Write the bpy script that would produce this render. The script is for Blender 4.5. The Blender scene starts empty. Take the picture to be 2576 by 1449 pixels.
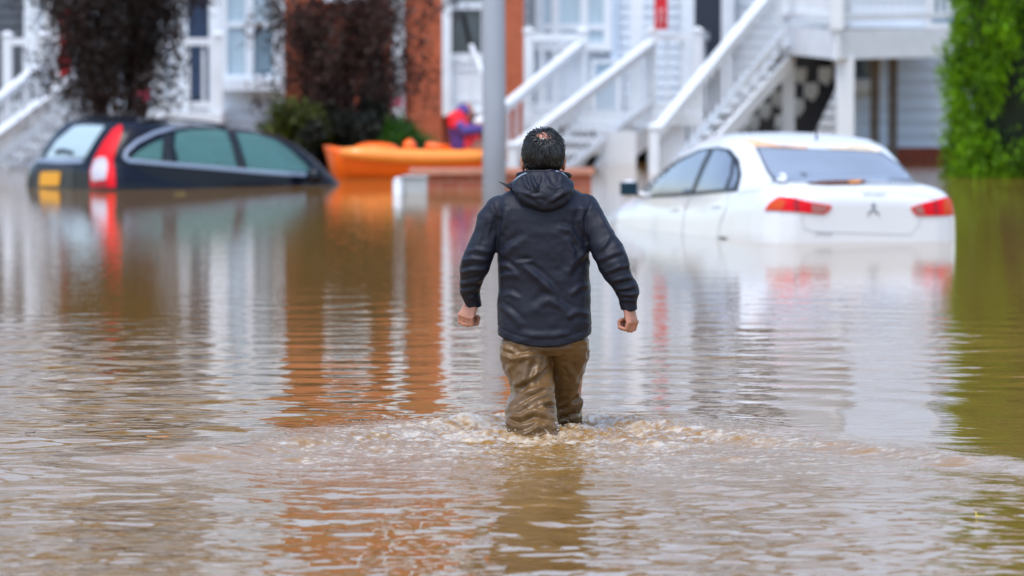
import bpy, bmesh, math, random
import numpy as np
from mathutils import Vector, Matrix
from mathutils.bvhtree import BVHTree

# ------------------------------------------------------------------ camera, sky, sun, exposure
SC = bpy.context.scene
COL = SC.collection
CAM_H = 1.95
FPX = 14311.0                      # focal length in pixels of a 2576 px wide picture (200 mm on 36 mm film)
CX, CY = 1288.0, 724.5
PITCH = math.atan(CY / FPX)

cam_d = bpy.data.cameras.new('camera')
cam = bpy.data.objects.new('camera', cam_d)
COL.objects.link(cam)
cam_d.sensor_width = 36.0
cam_d.lens = 200.0
cam_d.clip_start = 0.5
cam_d.clip_end = 3000.0
cam.location = (0, 0, CAM_H)
cam.rotation_euler = (math.pi / 2 - PITCH, 0, 0)
cam_d.dof.use_dof = True
cam_d.dof.focus_distance = 25.55
cam_d.dof.aperture_fstop = 3.6
SC.camera = cam

SUN_EL, SUN_AZ = math.radians(66), math.radians(205)     # azimuth clockwise from +Y: behind the camera, to the left
world = bpy.data.worlds.new('World')
SC.world = world
world.use_nodes = True
wn = world.node_tree
wn.nodes.clear()
w_out = wn.nodes.new('ShaderNodeOutputWorld')
w_bg = wn.nodes.new('ShaderNodeBackground')
w_sky = wn.nodes.new('ShaderNodeTexSky')
w_sky.sky_type = 'NISHITA'
w_sky.sun_disc = False
w_sky.sun_elevation = SUN_EL
w_sky.sun_rotation = SUN_AZ
w_sky.dust_density = 1.5
w_sky.air_density = 1.0
w_hsv = wn.nodes.new('ShaderNodeHueSaturation')           # an overcast day: the blue is mostly gone
w_hsv.inputs['Saturation'].default_value = 0.97
w_bg.inputs['Strength'].default_value = 0.138
wn.links.new(w_sky.outputs[0], w_hsv.inputs['Color'])
wn.links.new(w_hsv.outputs[0], w_bg.inputs['Color'])
wn.links.new(w_bg.outputs[0], w_out.inputs['Surface'])

sun_d = bpy.data.lights.new('sun', 'SUN')
sun_d.energy = 0.95
sun_d.angle = math.radians(25)
sun_d.color = (1.0, 0.985, 0.96)
sun = bpy.data.objects.new('sun', sun_d)
COL.objects.link(sun)
_sd = Vector((math.sin(SUN_AZ) * math.cos(SUN_EL), math.cos(SUN_AZ) * math.cos(SUN_EL), math.sin(SUN_EL)))
sun.rotation_euler = _sd.to_track_quat('Z', 'Y').to_euler()
sun.location = (0, 0, 40)

SC.view_settings.view_transform = 'Standard'
SC.view_settings.look = 'None'
SC.view_settings.exposure = 1.28
SC.view_settings.gamma = 1.0
SC.render.engine = 'CYCLES'
SC.cycles.use_denoising = True
SC.cycles.max_bounces = 8
SC.cycles.caustics_reflective = False
SC.cycles.caustics_refractive = False
SC.cycles.sample_clamp_indirect = 6.0

random.seed(7)
RNG = np.random.default_rng(7)

# ------------------------------------------------------------------ measuring helpers (photo pixels, 2576 wide)
_R = Vector((1, 0, 0))
_F = Vector((0, math.cos(PITCH), -math.sin(PITCH)))
_U = Vector((0, math.sin(PITCH), math.cos(PITCH)))
EYE = Vector((0, 0, CAM_H))


def ray(u, v):
    return (_F * FPX + _R * (u - CX) + _U * (CY - v)).normalized()


def at(u, v, Y):
    d = ray(u, v)
    return EYE + d * (Y / d.y)


def px(p):
    d = Vector(p) - EYE
    f = d.dot(_F)
    return CX + FPX * d.dot(_R) / f, CY - FPX * d.dot(_U) / f


# ------------------------------------------------------------------ noise
def _hash(ix, iy, iz, seed):
    h = (ix.astype(np.int64) * 374761393 + iy.astype(np.int64) * 668265263 + iz.astype(np.int64) * 2147483647 + seed * 974634777)
    h = (h ^ (h >> 13)) * 1274126177
    h = h ^ (h >> 16)
    return (h & 0xFFFFFF).astype(np.float64) / float(0xFFFFFF) * 2 - 1


def vnoise(x, y, z, seed=0):
    x, y, z = np.broadcast_arrays(np.asarray(x, float), np.asarray(y, float), np.asarray(z, float))
    ix, iy, iz = np.floor(x), np.floor(y), np.floor(z)
    fx, fy, fz = x - ix, y - iy, z - iz
    fx, fy, fz = [f * f * f * (f * (f * 6 - 15) + 10) for f in (fx, fy, fz)]
    r = 0
    for a in (0, 1):
        for b in (0, 1):
            for c in (0, 1):
                w = (fx if a else 1 - fx) * (fy if b else 1 - fy) * (fz if c else 1 - fz)
                r = r + w * _hash(ix + a, iy + b, iz + c, seed)
    return r


def fbm(x, y, z, seed=0, octv=3):
    r, a, s = 0, 1.0, 1.0
    for k in range(octv):
        r = r + a * vnoise(x * s, y * s, z * s, seed + k * 17)
        a *= 0.5
        s *= 2.03
    return r


# ------------------------------------------------------------------ materials
def mat(name, color, rough=0.6, spec=0.5, metal=0.0, coat=0.0, var=0.0, var_scale=8.0, bump=0.0, bump_scale=60.0, trans=None, sheen=0.0):
    m = bpy.data.materials.new(name)
    m.use_nodes = True
    nt = m.node_tree
    b = nt.nodes['Principled BSDF']
    b.inputs['Base Color'].default_value = (*color, 1)
    b.inputs['Roughness'].default_value = rough
    b.inputs['Specular IOR Level'].default_value = spec
    b.inputs['Metallic'].default_value = metal
    b.inputs['Coat Weight'].default_value = coat
    b.inputs['Coat Roughness'].default_value = 0.05
    if sheen:
        b.inputs['Sheen Weight'].default_value = sheen
    tc = nt.nodes.new('ShaderNodeTexCoord')
    if var > 0:
        n = nt.nodes.new('ShaderNodeTexNoise')
        n.inputs['Scale'].default_value = var_scale
        n.inputs['Detail'].default_value = 4
        nt.links.new(tc.outputs['Object'], n.inputs['Vector'])
        r = nt.nodes.new('ShaderNodeMapRange')
        r.inputs['From Min'].default_value = 0.3
        r.inputs['From Max'].default_value = 0.7
        r.inputs['To Min'].default_value = 1 - var
        r.inputs['To Max'].default_value = 1 + var
        nt.links.new(n.outputs['Fac'], r.inputs['Value'])
        x = nt.nodes.new('ShaderNodeMix')
        x.data_type = 'RGBA'
        x.blend_type = 'MULTIPLY'
        x.inputs['Factor'].default_value = 1
        x.inputs['A'].default_value = (*color, 1)
        nt.links.new(r.outputs['Result'], x.inputs['B'])
        nt.links.new(x.outputs['Result'], b.inputs['Base Color'])
    if bump > 0:
        n2 = nt.nodes.new('ShaderNodeTexNoise')
        n2.inputs['Scale'].default_value = bump_scale
        n2.inputs['Detail'].default_value = 3
        nt.links.new(tc.outputs['Object'], n2.inputs['Vector'])
        bp = nt.nodes.new('ShaderNodeBump')
        bp.inputs['Strength'].default_value = 1.0
        bp.inputs['Distance'].default_value = bump
        nt.links.new(n2.outputs['Fac'], bp.inputs['Height'])
        nt.links.new(bp.outputs['Normal'], b.inputs['Normal'])
    return m


def brick_mat(name, c1, c2, mortar, scale=1.0):
    m = bpy.data.materials.new(name)
    m.use_nodes = True
    nt = m.node_tree
    b = nt.nodes['Principled BSDF']
    b.inputs['Roughness'].default_value = 0.75
    b.inputs['Specular IOR Level'].default_value = 0.3
    tc = nt.nodes.new('ShaderNodeTexCoord')
    sp = nt.nodes.new('ShaderNodeSeparateXYZ')
    cb = nt.nodes.new('ShaderNodeCombineXYZ')
    ad = nt.nodes.new('ShaderNodeMath')
    ad.operation = 'ADD'
    nt.links.new(tc.outputs['Object'], sp.inputs[0])
    nt.links.new(sp.outputs['X'], ad.inputs[0])
    nt.links.new(sp.outputs['Y'], ad.inputs[1])
    nt.links.new(ad.outputs[0], cb.inputs['X'])
    nt.links.new(sp.outputs['Z'], cb.inputs['Y'])
    br = nt.nodes.new('ShaderNodeTexBrick')
    br.inputs['Color1'].default_value = (*c1, 1)
    br.inputs['Color2'].default_value = (*c2, 1)
    br.inputs['Mortar'].default_value = (*mortar, 1)
    br.inputs['Scale'].default_value = 1.0
    br.inputs['Brick Width'].default_value = 0.21 * scale
    br.inputs['Row Height'].default_value = 0.075 * scale
    br.inputs['Mortar Size'].default_value = 0.006 * scale
    br.inputs['Mortar Smooth'].default_value = 0.2
    nt.links.new(cb.outputs[0], br.inputs['Vector'])
    n = nt.nodes.new('ShaderNodeTexNoise')
    n.inputs['Scale'].default_value = 1.3
    n.inputs['Detail'].default_value = 5
    nt.links.new(tc.outputs['Object'], n.inputs['Vector'])
    r = nt.nodes.new('ShaderNodeMapRange')
    r.inputs['From Min'].default_value = 0.3
    r.inputs['From Max'].default_value = 0.7
    r.inputs['To Min'].default_value = 0.82
    r.inputs['To Max'].default_value = 1.15
    nt.links.new(n.outputs['Fac'], r.inputs['Value'])
    x = nt.nodes.new('ShaderNodeMix')
    x.data_type = 'RGBA'
    x.blend_type = 'MULTIPLY'
    x.inputs['Factor'].default_value = 1
    nt.links.new(br.outputs['Color'], x.inputs['A'])
    nt.links.new(r.outputs['Result'], x.inputs['B'])
    nt.links.new(x.outputs['Result'], b.inputs['Base Color'])
    return m


def leaf_mat(name, c1, c2, rough=0.55, scale=2.0, trans=0.0):
    m = bpy.data.materials.new(name)
    m.use_nodes = True
    nt = m.node_tree
    b = nt.nodes['Principled BSDF']
    b.inputs['Roughness'].default_value = rough
    b.inputs['Specular IOR Level'].default_value = 0.3
    g = nt.nodes.new('ShaderNodeNewGeometry')
    tc = nt.nodes.new('ShaderNodeTexCoord')
    n = nt.nodes.new('ShaderNodeTexNoise')
    n.inputs['Scale'].default_value = scale
    nt.links.new(tc.outputs['Object'], n.inputs['Vector'])
    a = nt.nodes.new('ShaderNodeMath')
    a.operation = 'MULTIPLY_ADD'
    nt.links.new(g.outputs['Random Per Island'], a.inputs[0])
    a.inputs[1].default_value = 0.6
    s = nt.nodes.new('ShaderNodeMath')
    s.operation = 'MULTIPLY_ADD'
    nt.links.new(n.outputs['Fac'], s.inputs[0])
    s.inputs[1].default_value = 1.6
    s.inputs[2].default_value = -0.6
    nt.links.new(s.outputs[0], a.inputs[2])
    x = nt.nodes.new('ShaderNodeMix')
    x.data_type = 'RGBA'
    x.inputs['A'].default_value = (*c1, 1)
    x.inputs['B'].default_value = (*c2, 1)
    nt.links.new(a.outputs[0], x.inputs['Factor'])
    nt.links.new(x.outputs['Result'], b.inputs['Base Color'])
    if trans > 0:
        b.inputs['Subsurface Weight'].default_value = 0.0
        tr = nt.nodes.new('ShaderNodeBsdfTranslucent')
        nt.links.new(x.outputs['Result'], tr.inputs['Color'])
        mx = nt.nodes.new('ShaderNodeMixShader')
        mx.inputs[0].default_value = trans
        nt.links.new(b.outputs[0], mx.inputs[1])
        nt.links.new(tr.outputs[0], mx.inputs[2])
        nt.links.new(mx.outputs[0], nt.nodes['Material Output'].inputs['Surface'])
    return m


def glass_mat(name, tint, gloss=1.0):
    """a thin tinted pane: see-through colour plus a mirror-like surface"""
    m = bpy.data.materials.new(name)
    m.use_nodes = True
    nt = m.node_tree
    nt.nodes.remove(nt.nodes['Principled BSDF'])
    t = nt.nodes.new('ShaderNodeBsdfTransparent')
    t.inputs['Color'].default_value = (*tint, 1)
    d = nt.nodes.new('ShaderNodeBsdfDiffuse')
    d.inputs['Color'].default_value = (0.16, 0.37, 0.345, 1)
    mx0 = nt.nodes.new('ShaderNodeMixShader')
    mx0.inputs[0].default_value = 0.42
    nt.links.new(t.outputs[0], mx0.inputs[1])
    nt.links.new(d.outputs[0], mx0.inputs[2])
    gl = nt.nodes.new('ShaderNodeBsdfGlossy')
    gl.inputs['Roughness'].default_value = 0.03
    fr = nt.nodes.new('ShaderNodeFresnel')
    fr.inputs['IOR'].default_value = 1.5
    mx = nt.nodes.new('ShaderNodeMixShader')
    nt.links.new(fr.outputs[0], mx.inputs[0])
    nt.links.new(mx0.outputs[0], mx.inputs[1])
    nt.links.new(gl.outputs[0], mx.inputs[2])
    nt.links.new(mx.outputs[0], nt.nodes['Material Output'].inputs['Surface'])
    return m


M = {}
M['white'] = mat('white_paint', (0.70, 0.745, 0.785), 0.42, var=0.05, var_scale=3)
M['white_wet'] = mat('white_vinyl', (0.69, 0.735, 0.775), 0.3, var=0.06, var_scale=5)
M['siding'] = mat('siding_grey_blue', (0.60, 0.70, 0.81), 0.5, var=0.06, var_scale=2)
M['siding_pale'] = mat('siding_pale', (0.60, 0.66, 0.72), 0.5, var=0.05, var_scale=2)
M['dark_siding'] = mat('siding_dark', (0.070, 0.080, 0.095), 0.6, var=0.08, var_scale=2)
M['brick'] = brick_mat('brick_red', (0.44, 0.105, 0.045), (0.38, 0.084, 0.035), (0.40, 0.16, 0.09))
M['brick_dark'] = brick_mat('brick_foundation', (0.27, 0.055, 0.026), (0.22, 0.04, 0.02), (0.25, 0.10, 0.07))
M['brick_low'] = brick_mat('brick_planter', (0.40, 0.11, 0.06), (0.30, 0.08, 0.045), (0.33, 0.20, 0.15))
M['pane'] = mat('window_pane', (0.40, 0.52, 0.60), 0.06, var=0.12, var_scale=1.5)
M['pane_dark'] = mat('window_pane_dark', (0.13, 0.21, 0.28), 0.05, var=0.2, var_scale=1.5)
M['pane_deep'] = mat('window_pane_deep', (0.06, 0.085, 0.105), 0.05, var=0.3, var_scale=2)
M['navy'] = mat('door_navy', (0.022, 0.045, 0.10), 0.35, var=0.1)
M['navy_dark'] = mat('door_dark', (0.015, 0.022, 0.04), 0.4, var=0.1)
M['black'] = mat('black_shade_and_curtain', (0.006, 0.006, 0.008), 0.8)  # curtain cloth, and the painted shade under stair and porch
M['wood'] = mat('weathered_wood', (0.20, 0.165, 0.14), 0.8, var=0.25, var_scale=6)
M['wood_under'] = mat('deck_joists', (0.12, 0.085, 0.06), 0.85, var=0.2, var_scale=6)
M['red'] = mat('banner_red', (0.55, 0.006, 0.012), 0.5, var=0.08, var_scale=4)
M['banner_white'] = mat('banner_print', (0.75, 0.55, 0.58), 0.6)
M['pole'] = mat('pole_grey', (0.33, 0.37, 0.43), 0.45, var=0.05, var_scale=3)
M['roof'] = mat('roof_shingle', (0.10, 0.10, 0.11), 0.9, var=0.2, var_scale=5)
M['box_grey'] = mat('utility_grey', (0.40, 0.43, 0.44), 0.5, var=0.08, var_scale=6)
M['orange'] = mat('hull_orange', (1.0, 0.15, 0.006), 0.35, coat=0.3, var=0.06, var_scale=4)
M['orange_light'] = mat('deck_orange', (1.0, 0.30, 0.040), 0.3, coat=0.4, var=0.05, var_scale=4)
M['pale'] = mat('pale_gear', (0.80, 0.62, 0.58), 0.5)
M['car_white'] = mat('car_white', (0.67, 0.70, 0.73), 0.22, coat=0.5, var=0.02, var_scale=2)
M['car_black'] = mat('car_black', (0.003, 0.005, 0.012), 0.26, spec=0.22, coat=0.10)
M['trim_black'] = mat('trim_black', (0.012, 0.013, 0.016), 0.35)
M['seal'] = mat('window_seal', (0.09, 0.10, 0.125), 0.4)
M['seam'] = mat('panel_gap', (0.46, 0.48, 0.51), 0.5)
M['badge'] = mat('badge_grey', (0.20, 0.22, 0.25), 0.3, metal=0.3)
M['chrome'] = mat('trim_chrome', (0.36, 0.40, 0.47), 0.32, metal=0.6)
M['fog_glass'] = mat('misted_glass', (0.235, 0.275, 0.335), 0.14, coat=0.3, var=0.10, var_scale=2.2)
M['fog_glass_side'] = mat('misted_side_glass', (0.165, 0.21, 0.28), 0.10, coat=0.4, var=0.14, var_scale=2.5)
M['rear_glass'] = mat('rear_glass_pale', (0.36, 0.47, 0.50), 0.08, coat=0.5, var=0.08, var_scale=2)
M['teal_glass'] = glass_mat('green_tinted_glass', (0.55, 0.88, 0.84))
M['lamp_red'] = mat('lamp_red', (0.66, 0.006, 0.016), 0.45, spec=0.15)
M['lamp_dark'] = mat('lamp_dark_red', (0.30, 0.008, 0.012), 0.3, spec=0.3)
M['lamp_orange'] = mat('lamp_orange', (0.55, 0.065, 0.012), 0.4, spec=0.2)
M['lamp_clear'] = mat('lamp_clear', (0.46, 0.45, 0.50), 0.4)
M['lamp_smoke'] = mat('lamp_smoke', (0.36, 0.13, 0.12), 0.3)
M['plate'] = mat('plate_yellow', (0.72, 0.33, 0.012), 0.4)
M['seat'] = mat('seat_dark', (0.015, 0.03, 0.03), 0.8)
M['rust'] = mat('leaf_orange', (0.62, 0.24, 0.05), 0.7, var=0.3, var_scale=20)
M['brown'] = mat('leaf_brown', (0.10, 0.035, 0.02), 0.7, var=0.3, var_scale=30)
M['yellow_leaf'] = mat('leaf_yellow', (0.60, 0.50, 0.12), 0.6, var=0.2, var_scale=30)
M['twig'] = mat('twig_bark', (0.055, 0.030, 0.026), 0.8, var=0.3, var_scale=10)
M['myrtle'] = leaf_mat('myrtle_leaf', (0.004, 0.0025, 0.002), (0.034, 0.017, 0.012), 0.55, 2.0)
M['myrtle2'] = leaf_mat('myrtle_leaf_red', (0.005, 0.003, 0.0025), (0.060, 0.024, 0.016), 0.55, 2.0)
M['pink'] = mat('blossom_pink', (0.55, 0.05, 0.12), 0.6)
M['shrub'] = leaf_mat('shrub_leaf', (0.006, 0.022, 0.003), (0.045, 0.15, 0.008), 0.5, 2.0, 0.15)
M['shade_shrub'] = leaf_mat('shade_shrub_leaf', (0.002, 0.003, 0.002), (0.012, 0.016, 0.007), 0.6, 2.0)  # near-black leaf colour holds the shade under the dark tree
M['olive_shrub'] = leaf_mat('olive_leaf', (0.012, 0.018, 0.004), (0.12, 0.15, 0.015), 0.5, 2.0, 0.15)
M['arbor'] = leaf_mat('arborvitae_leaf', (0.016, 0.060, 0.003), (0.23, 0.50, 0.006), 0.55, 3.2, 0.3)
M['arbor_shade'] = mat('arborvitae_shade', (0.006, 0.014, 0.004), 0.9)
M['skin'] = mat('skin', (0.44, 0.20, 0.13), 0.48, var=0.14, var_scale=30)
M['skin'].node_tree.nodes['Principled BSDF'].inputs['Subsurface Weight'].default_value = 0.12
M['skin'].node_tree.nodes['Principled BSDF'].inputs['Subsurface Radius'].default_value = (0.012, 0.004, 0.002)
M['hair'] = mat('hair_black', (0.006, 0.0055, 0.006), 0.28, spec=0.6)
M['jacket'] = mat('jacket_softshell', (0.0095, 0.0112, 0.0205), 0.55, spec=0.28, var=0.12, var_scale=9, bump=0.0006, bump_scale=420)
M['lining'] = mat('hood_lining', (0.20, 0.25, 0.31), 0.7)
M['wader'] = mat('wader_brown', (0.125, 0.066, 0.021), 0.38, spec=0.42, var=0.16, var_scale=7, bump=0.0006, bump_scale=160)
M['purple'] = mat('jacket_purple', (0.07, 0.04, 0.22), 0.7, var=0.1)
M['vest'] = mat('vest_red', (0.75, 0.008, 0.02), 0.5, var=0.06)
M['paper'] = mat('white_bag', (0.75, 0.77, 0.8), 0.6)


# ------------------------------------------------------------------ mesh building
class MB:
    def __init__(s):
        s.v, s.f = [], []

    def add(s, vs, fs):
        n = len(s.v)
        s.v += [tuple(p) for p in vs]
        s.f += [tuple(i + n for i in f) for f in fs]

    def box(s, x0, x1, y0, y1, z0, z1):
        s.add([(x0, y0, z0), (x1, y0, z0), (x1, y1, z0), (x0, y1, z0), (x0, y0, z1), (x1, y0, z1), (x1, y1, z1), (x0, y1, z1)],
              [(0, 3, 2, 1), (4, 5, 6, 7), (0, 1, 5, 4), (1, 2, 6, 5), (2, 3, 7, 6), (3, 0, 4, 7)])

    def beam(s, p0, p1, w, h):
        """bar from p0 to p1, w wide (sideways), h high"""
        p0, p1 = Vector(p0), Vector(p1)
        d = (p1 - p0).normalized()
        side = d.cross(Vector((0, 0, 1)))
        if side.length < 1e-4:
            side = Vector((1, 0, 0))
        side.normalize()
        up = side.cross(d).normalized()
        vs = []
        for p in (p0, p1):
            for a, b in ((-1, -1), (1, -1), (1, 1), (-1, 1)):
                vs.append(p + side * (a * w / 2) + up * (b * h / 2))
        s.add(vs, [(0, 1, 2, 3), (7, 6, 5, 4), (0, 4, 5, 1), (1, 5, 6, 2), (2, 6, 7, 3), (3, 7, 4, 0)])

    def prism(s, poly, ext):
        """closed polygon (3-D points) swept by the vector ext"""
        n = len(poly)
        e = Vector(ext)
        vs = [Vector(p) for p in poly] + [Vector(p) + e for p in poly]
        fs = [tuple(range(n))[::-1], tuple(range(n, 2 * n))]
        for i in range(n):
            j = (i + 1) % n
            fs.append((i, j, n + j, n + i))
        s.add(vs, fs)

    def tube(s, pts, rad, n=8, cap=True):
        pts = [Vector(p) for p in pts]
        rings = []
        ref = None
        for i, p in enumerate(pts):
            d = (pts[min(i + 1, len(pts) - 1)] - pts[max(i - 1, 0)]).normalized()
            if ref is None:
                ref = d.cross(Vector((0.3, 1, 0.2)))
                if ref.length < 1e-3:
                    ref = d.cross(Vector((1, 0, 0)))
            ref = (ref - d * ref.dot(d)).normalized()
            b = d.cross(ref)
            r = rad[i] if hasattr(rad, '__len__') else rad
            ra, rb = (r if hasattr(r, '__len__') else (r, r))
            rings.append([p + ref * (ra * math.cos(2 * math.pi * k / n)) + b * (rb * math.sin(2 * math.pi * k / n)) for k in range(n)])
        s.loft(rings, cap)

    def loft(s, rings, cap=True):
        n = len(rings[0])
        base = len(s.v)
        for r in rings:
            s.v += [tuple(p) for p in r]
        for i in range(len(rings) - 1):
            for k in range(n):
                k2 = (k + 1) % n
                s.f.append((base + i * n + k, base + i * n + k2, base + (i + 1) * n + k2, base + (i + 1) * n + k))
        if cap:
            s.f.append(tuple(base + k for k in range(n))[::-1])
            s.f.append(tuple(base + (len(rings) - 1) * n + k for k in range(n)))

    def ball(s, c, r, nu=16, nv=10, rot=None):
        c = Vector(c)
        rx, ry, rz = (r, r, r) if not hasattr(r, '__len__') else r
        vs = []
        for j in range(1, nv):
            t = math.pi * j / nv
            for i in range(nu):
                a = 2 * math.pi * i / nu
                p = Vector((rx * math.sin(t) * math.cos(a), ry * math.sin(t) * math.sin(a), rz * math.cos(t)))
                vs.append(c + (rot @ p if rot else p))
        top = Vector((0, 0, rz))
        vs.append(c + (rot @ top if rot else top))
        vs.append(c - (rot @ top if rot else top))
        fs = []
        for j in range(nv - 2):
            for i in range(nu):
                i2 = (i + 1) % nu
                fs.append((j * nu + i, (j + 1) * nu + i, (j + 1) * nu + i2, j * nu + i2))
        T, B = len(vs) - 2, len(vs) - 1
        for i in range(nu):
            i2 = (i + 1) % nu
            fs.append((T, i, i2))
            fs.append((B, (nv - 2) * nu + i2, (nv - 2) * nu + i))
        s.add(vs, fs)

    def mesh(s, name):
        me = bpy.data.meshes.new(name)
        me.from_pydata(s.v, [], s.f)
        me.update()
        return me

    def build(s, name, m, parent=None, smooth=False, fix=True):
        me = s.mesh(name)
        if fix:
            b = bmesh.new()
            b.from_mesh(me)
            bmesh.ops.recalc_face_normals(b, faces=b.faces)
            b.to_mesh(me)
            b.free()
        return link(name, me, m, parent, smooth)


def link(name, me, m, parent=None, smooth=False):
    o = bpy.data.objects.new(name, me)
    COL.objects.link(o)
    if m is not None:
        me.materials.clear()
        me.materials.append(m)
    if smooth:
        me.polygons.foreach_set('use_smooth', np.ones(len(me.polygons), dtype=bool))
    if parent is not None:
        attach(o, parent)
    return o


def attach(o, parent):
    o.parent = parent
    p, inv = parent, Matrix.Identity(4)
    base = Vector((0, 0, 0))
    while p is not None:                      # every parent here is an unrotated empty or a mesh at the origin
        base += Vector(p.location) + Vector(p.matrix_parent_inverse.translation)
        p = p.parent
    o.matrix_parent_inverse = Matrix.Translation(-base)


def thing(name, label, cat, loc=(0, 0, 0), group=None):
    o = bpy.data.objects.new(name, None)
    COL.objects.link(o)
    o.location = loc
    o.empty_display_size = 0.2
    o['label'] = label
    o['category'] = cat
    if group:
        o['group'] = group
    return o


def tag(o, label, cat, group=None):
    o['label'] = label
    o['category'] = cat
    if group:
        o['group'] = group
    return o


def fuse(mb, voxel, smooth_iter=6, factor=0.5, mods=()):
    """union of the closed shapes in mb as one even surface"""
    me = mb.mesh('tmp')
    b = bmesh.new()
    b.from_mesh(me)
    bmesh.ops.recalc_face_normals(b, faces=b.faces)
    b.to_mesh(me)
    b.free()
    o = bpy.data.objects.new('tmp', me)
    COL.objects.link(o)
    r = o.modifiers.new('r', 'REMESH')
    r.mode = 'VOXEL'
    r.voxel_size = voxel
    if smooth_iter:
        s = o.modifiers.new('s', 'SMOOTH')
        s.iterations = smooth_iter
        s.factor = factor
    dg = bpy.context.evaluated_depsgraph_get()
    ev = o.evaluated_get(dg)
    out = bpy.data.meshes.new_from_object(ev)
    bpy.data.objects.remove(o)
    bpy.data.meshes.remove(me)
    return out


def get_co(me):
    a = np.empty(len(me.vertices) * 3)
    me.vertices.foreach_get('co', a)
    return a.reshape(-1, 3)


def set_co(me, a):
    me.vertices.foreach_set('co', np.ascontiguousarray(a).ravel())
    me.update()


def get_no(me):
    a = np.empty(len(me.vertices) * 3)
    me.vertices.foreach_get('normal', a)
    return a.reshape(-1, 3)


def grid_mesh(name, V, faces):
    me = bpy.data.meshes.new(name)
    nf = len(faces)
    k = faces.shape[1]
    me.vertices.add(len(V))
    me.vertices.foreach_set('co', V.ravel())
    me.loops.add(nf * k)
    me.loops.foreach_set('vertex_index', faces.ravel().astype(np.int32))
    me.polygons.add(nf)
    me.polygons.foreach_set('loop_start', (np.arange(nf) * k).astype(np.int32))
    me.update(calc_edges=True)
    return me


def leaves(name, C, A, B, m, parent):
    """one mesh of small kite-shaped leaves: centres C, half axes A (length) and B (width)"""
    n = len(C)
    N = np.cross(A, B)
    N /= (np.linalg.norm(N, axis=1, keepdims=True) + 1e-9)
    L = np.linalg.norm(A, axis=1, keepdims=True)
    V = np.stack([C - A, C + B + N * L * 0.15, C + A, C - B + N * L * 0.15], 1).reshape(-1, 3)
    F = np.arange(n * 4).reshape(-1, 4)
    return link(name, grid_mesh(name, V, F), m, parent)


def rand_dirs(n, up=0.0):
    d = RNG.normal(size=(n, 3))
    d[:, 2] += up
    return d / np.linalg.norm(d, axis=1, keepdims=True)


# ------------------------------------------------------------------ flood water
MAN_Y = 25.7
MAN_X = (1370.3 - CX) / FPX * MAN_Y
BOW = (MAN_X, 26.40)


def water_z(X, Y):
    rng = np.random.default_rng(11)
    h = np.zeros_like(X)
    # wind and old wavelets: crests run across the street, fading with distance
    env = np.interp(Y, [16, 22, 26, 29, 33, 38, 44, 52, 62, 75], [0.046, 0.044, 0.040, 0.036, 0.024, 0.0130, 0.0062, 0.0032, 0.0014, 0.0008])
    patch = np.clip(0.55 + 0.75 * fbm(X * 0.45 + 3.1, Y * 0.16, 0 * X, 5, 2), 0.12, 1.6)
    n = 56
    for k in range(n):
        lam = 0.12 * (1.05 / 0.12) ** rng.random()
        ang = rng.normal(0, 0.42)
        ph = rng.random() * 6.283
        kx, ky = math.sin(ang) * 2 * math.pi / lam, math.cos(ang) * 2 * math.pi / lam
        sl = 1.0 / math.sqrt(n / 2)
        damp = np.clip((lam - 0.10) / np.maximum(0.004 * (Y - 20), 0.02), 0, 1)
        h += env * patch * damp * sl * lam / 6.283 * np.sin(kx * X + ky * Y + ph + 0.6 * np.sin(0.9 * X + k))
    # the wader's wake: a bow ridge opening behind him, ripples inside it
    a = BOW[1] - Y
    lat = X - BOW[0]
    wob = 0.06 * vnoise(X * 1.7, Y * 1.7, 0 * X, 3)
    r = np.abs(lat) + wob - np.maximum(a, 0) * 0.74 - 0.10
    cd = r * 0.80                                        # distance from the ridge line, + is outside
    wd = 0.10 + 0.035 * np.clip(a, 0, 6)
    amp = 0.040 * np.exp(-np.clip(a, 0, 9) / 5.0) * (a > -0.6)
    front = np.exp(-(np.where(cd > 0, cd / (wd * 0.75), cd / (wd * 1.2))) ** 2)
    ahead = np.exp(-np.clip(-a, 0, 5) / 0.12)
    h += amp * ahead * front
    tail = np.clip(-cd, 0, 9)
    h += 0.55 * amp * ahead * np.cos(tail / (wd * 0.55)) * np.exp(-tail / 0.55) * (cd < 0) * (1 - front)
    # outside the ridge: long smooth rings running ahead
    rr = np.sqrt(lat ** 2 + (a * 1.0) ** 2)
    h += 0.0032 * np.sin(rr * 11.0 - 1.0) * np.exp(-rr / 2.6) * (cd > 0)
    # churned water behind and around the legs
    inside = np.clip(0.5 - cd / 0.25, 0, 1) * np.clip((a + 0.30) / 0.25, 0, 1)
    churn = inside * np.exp(-np.clip(a - 1.2, 0, 9) / 1.25) * np.clip(1.35 - np.abs(lat) / 1.25, 0, 1)
    core = np.exp(-((lat / 0.75) ** 2 + ((a - 0.75) / 0.75) ** 2))
    h += churn * 0.0060 * fbm(X * 7, Y * 6, 0 * X, 21, 2)
    h += (0.55 * churn + 1.2 * core) * 0.0085 * fbm(X * 27, Y * 19, 0 * X, 22, 2)
    h += core * 0.006 * np.maximum(fbm(X * 15, Y * 11, 0 * X, 25, 2), 0) ** 1.5
    h += inside * np.exp(-np.clip(a - 2.0, 0, 9) / 3.0) * 0.012 * fbm(X * 3.2, Y * 4.0, 0 * X, 23, 2)
    h += inside * 0.0022 * fbm(X * 9, Y * 11, 0 * X, 24, 2)
    h += np.exp(-(cd / 0.30) ** 2) * (a > -0.3) * np.exp(-np.clip(a, 0, 9) / 2.2) * 0.0028 * fbm(X * 17 + 3, Y * 15, 0 * X, 27, 2)
    return h


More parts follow.
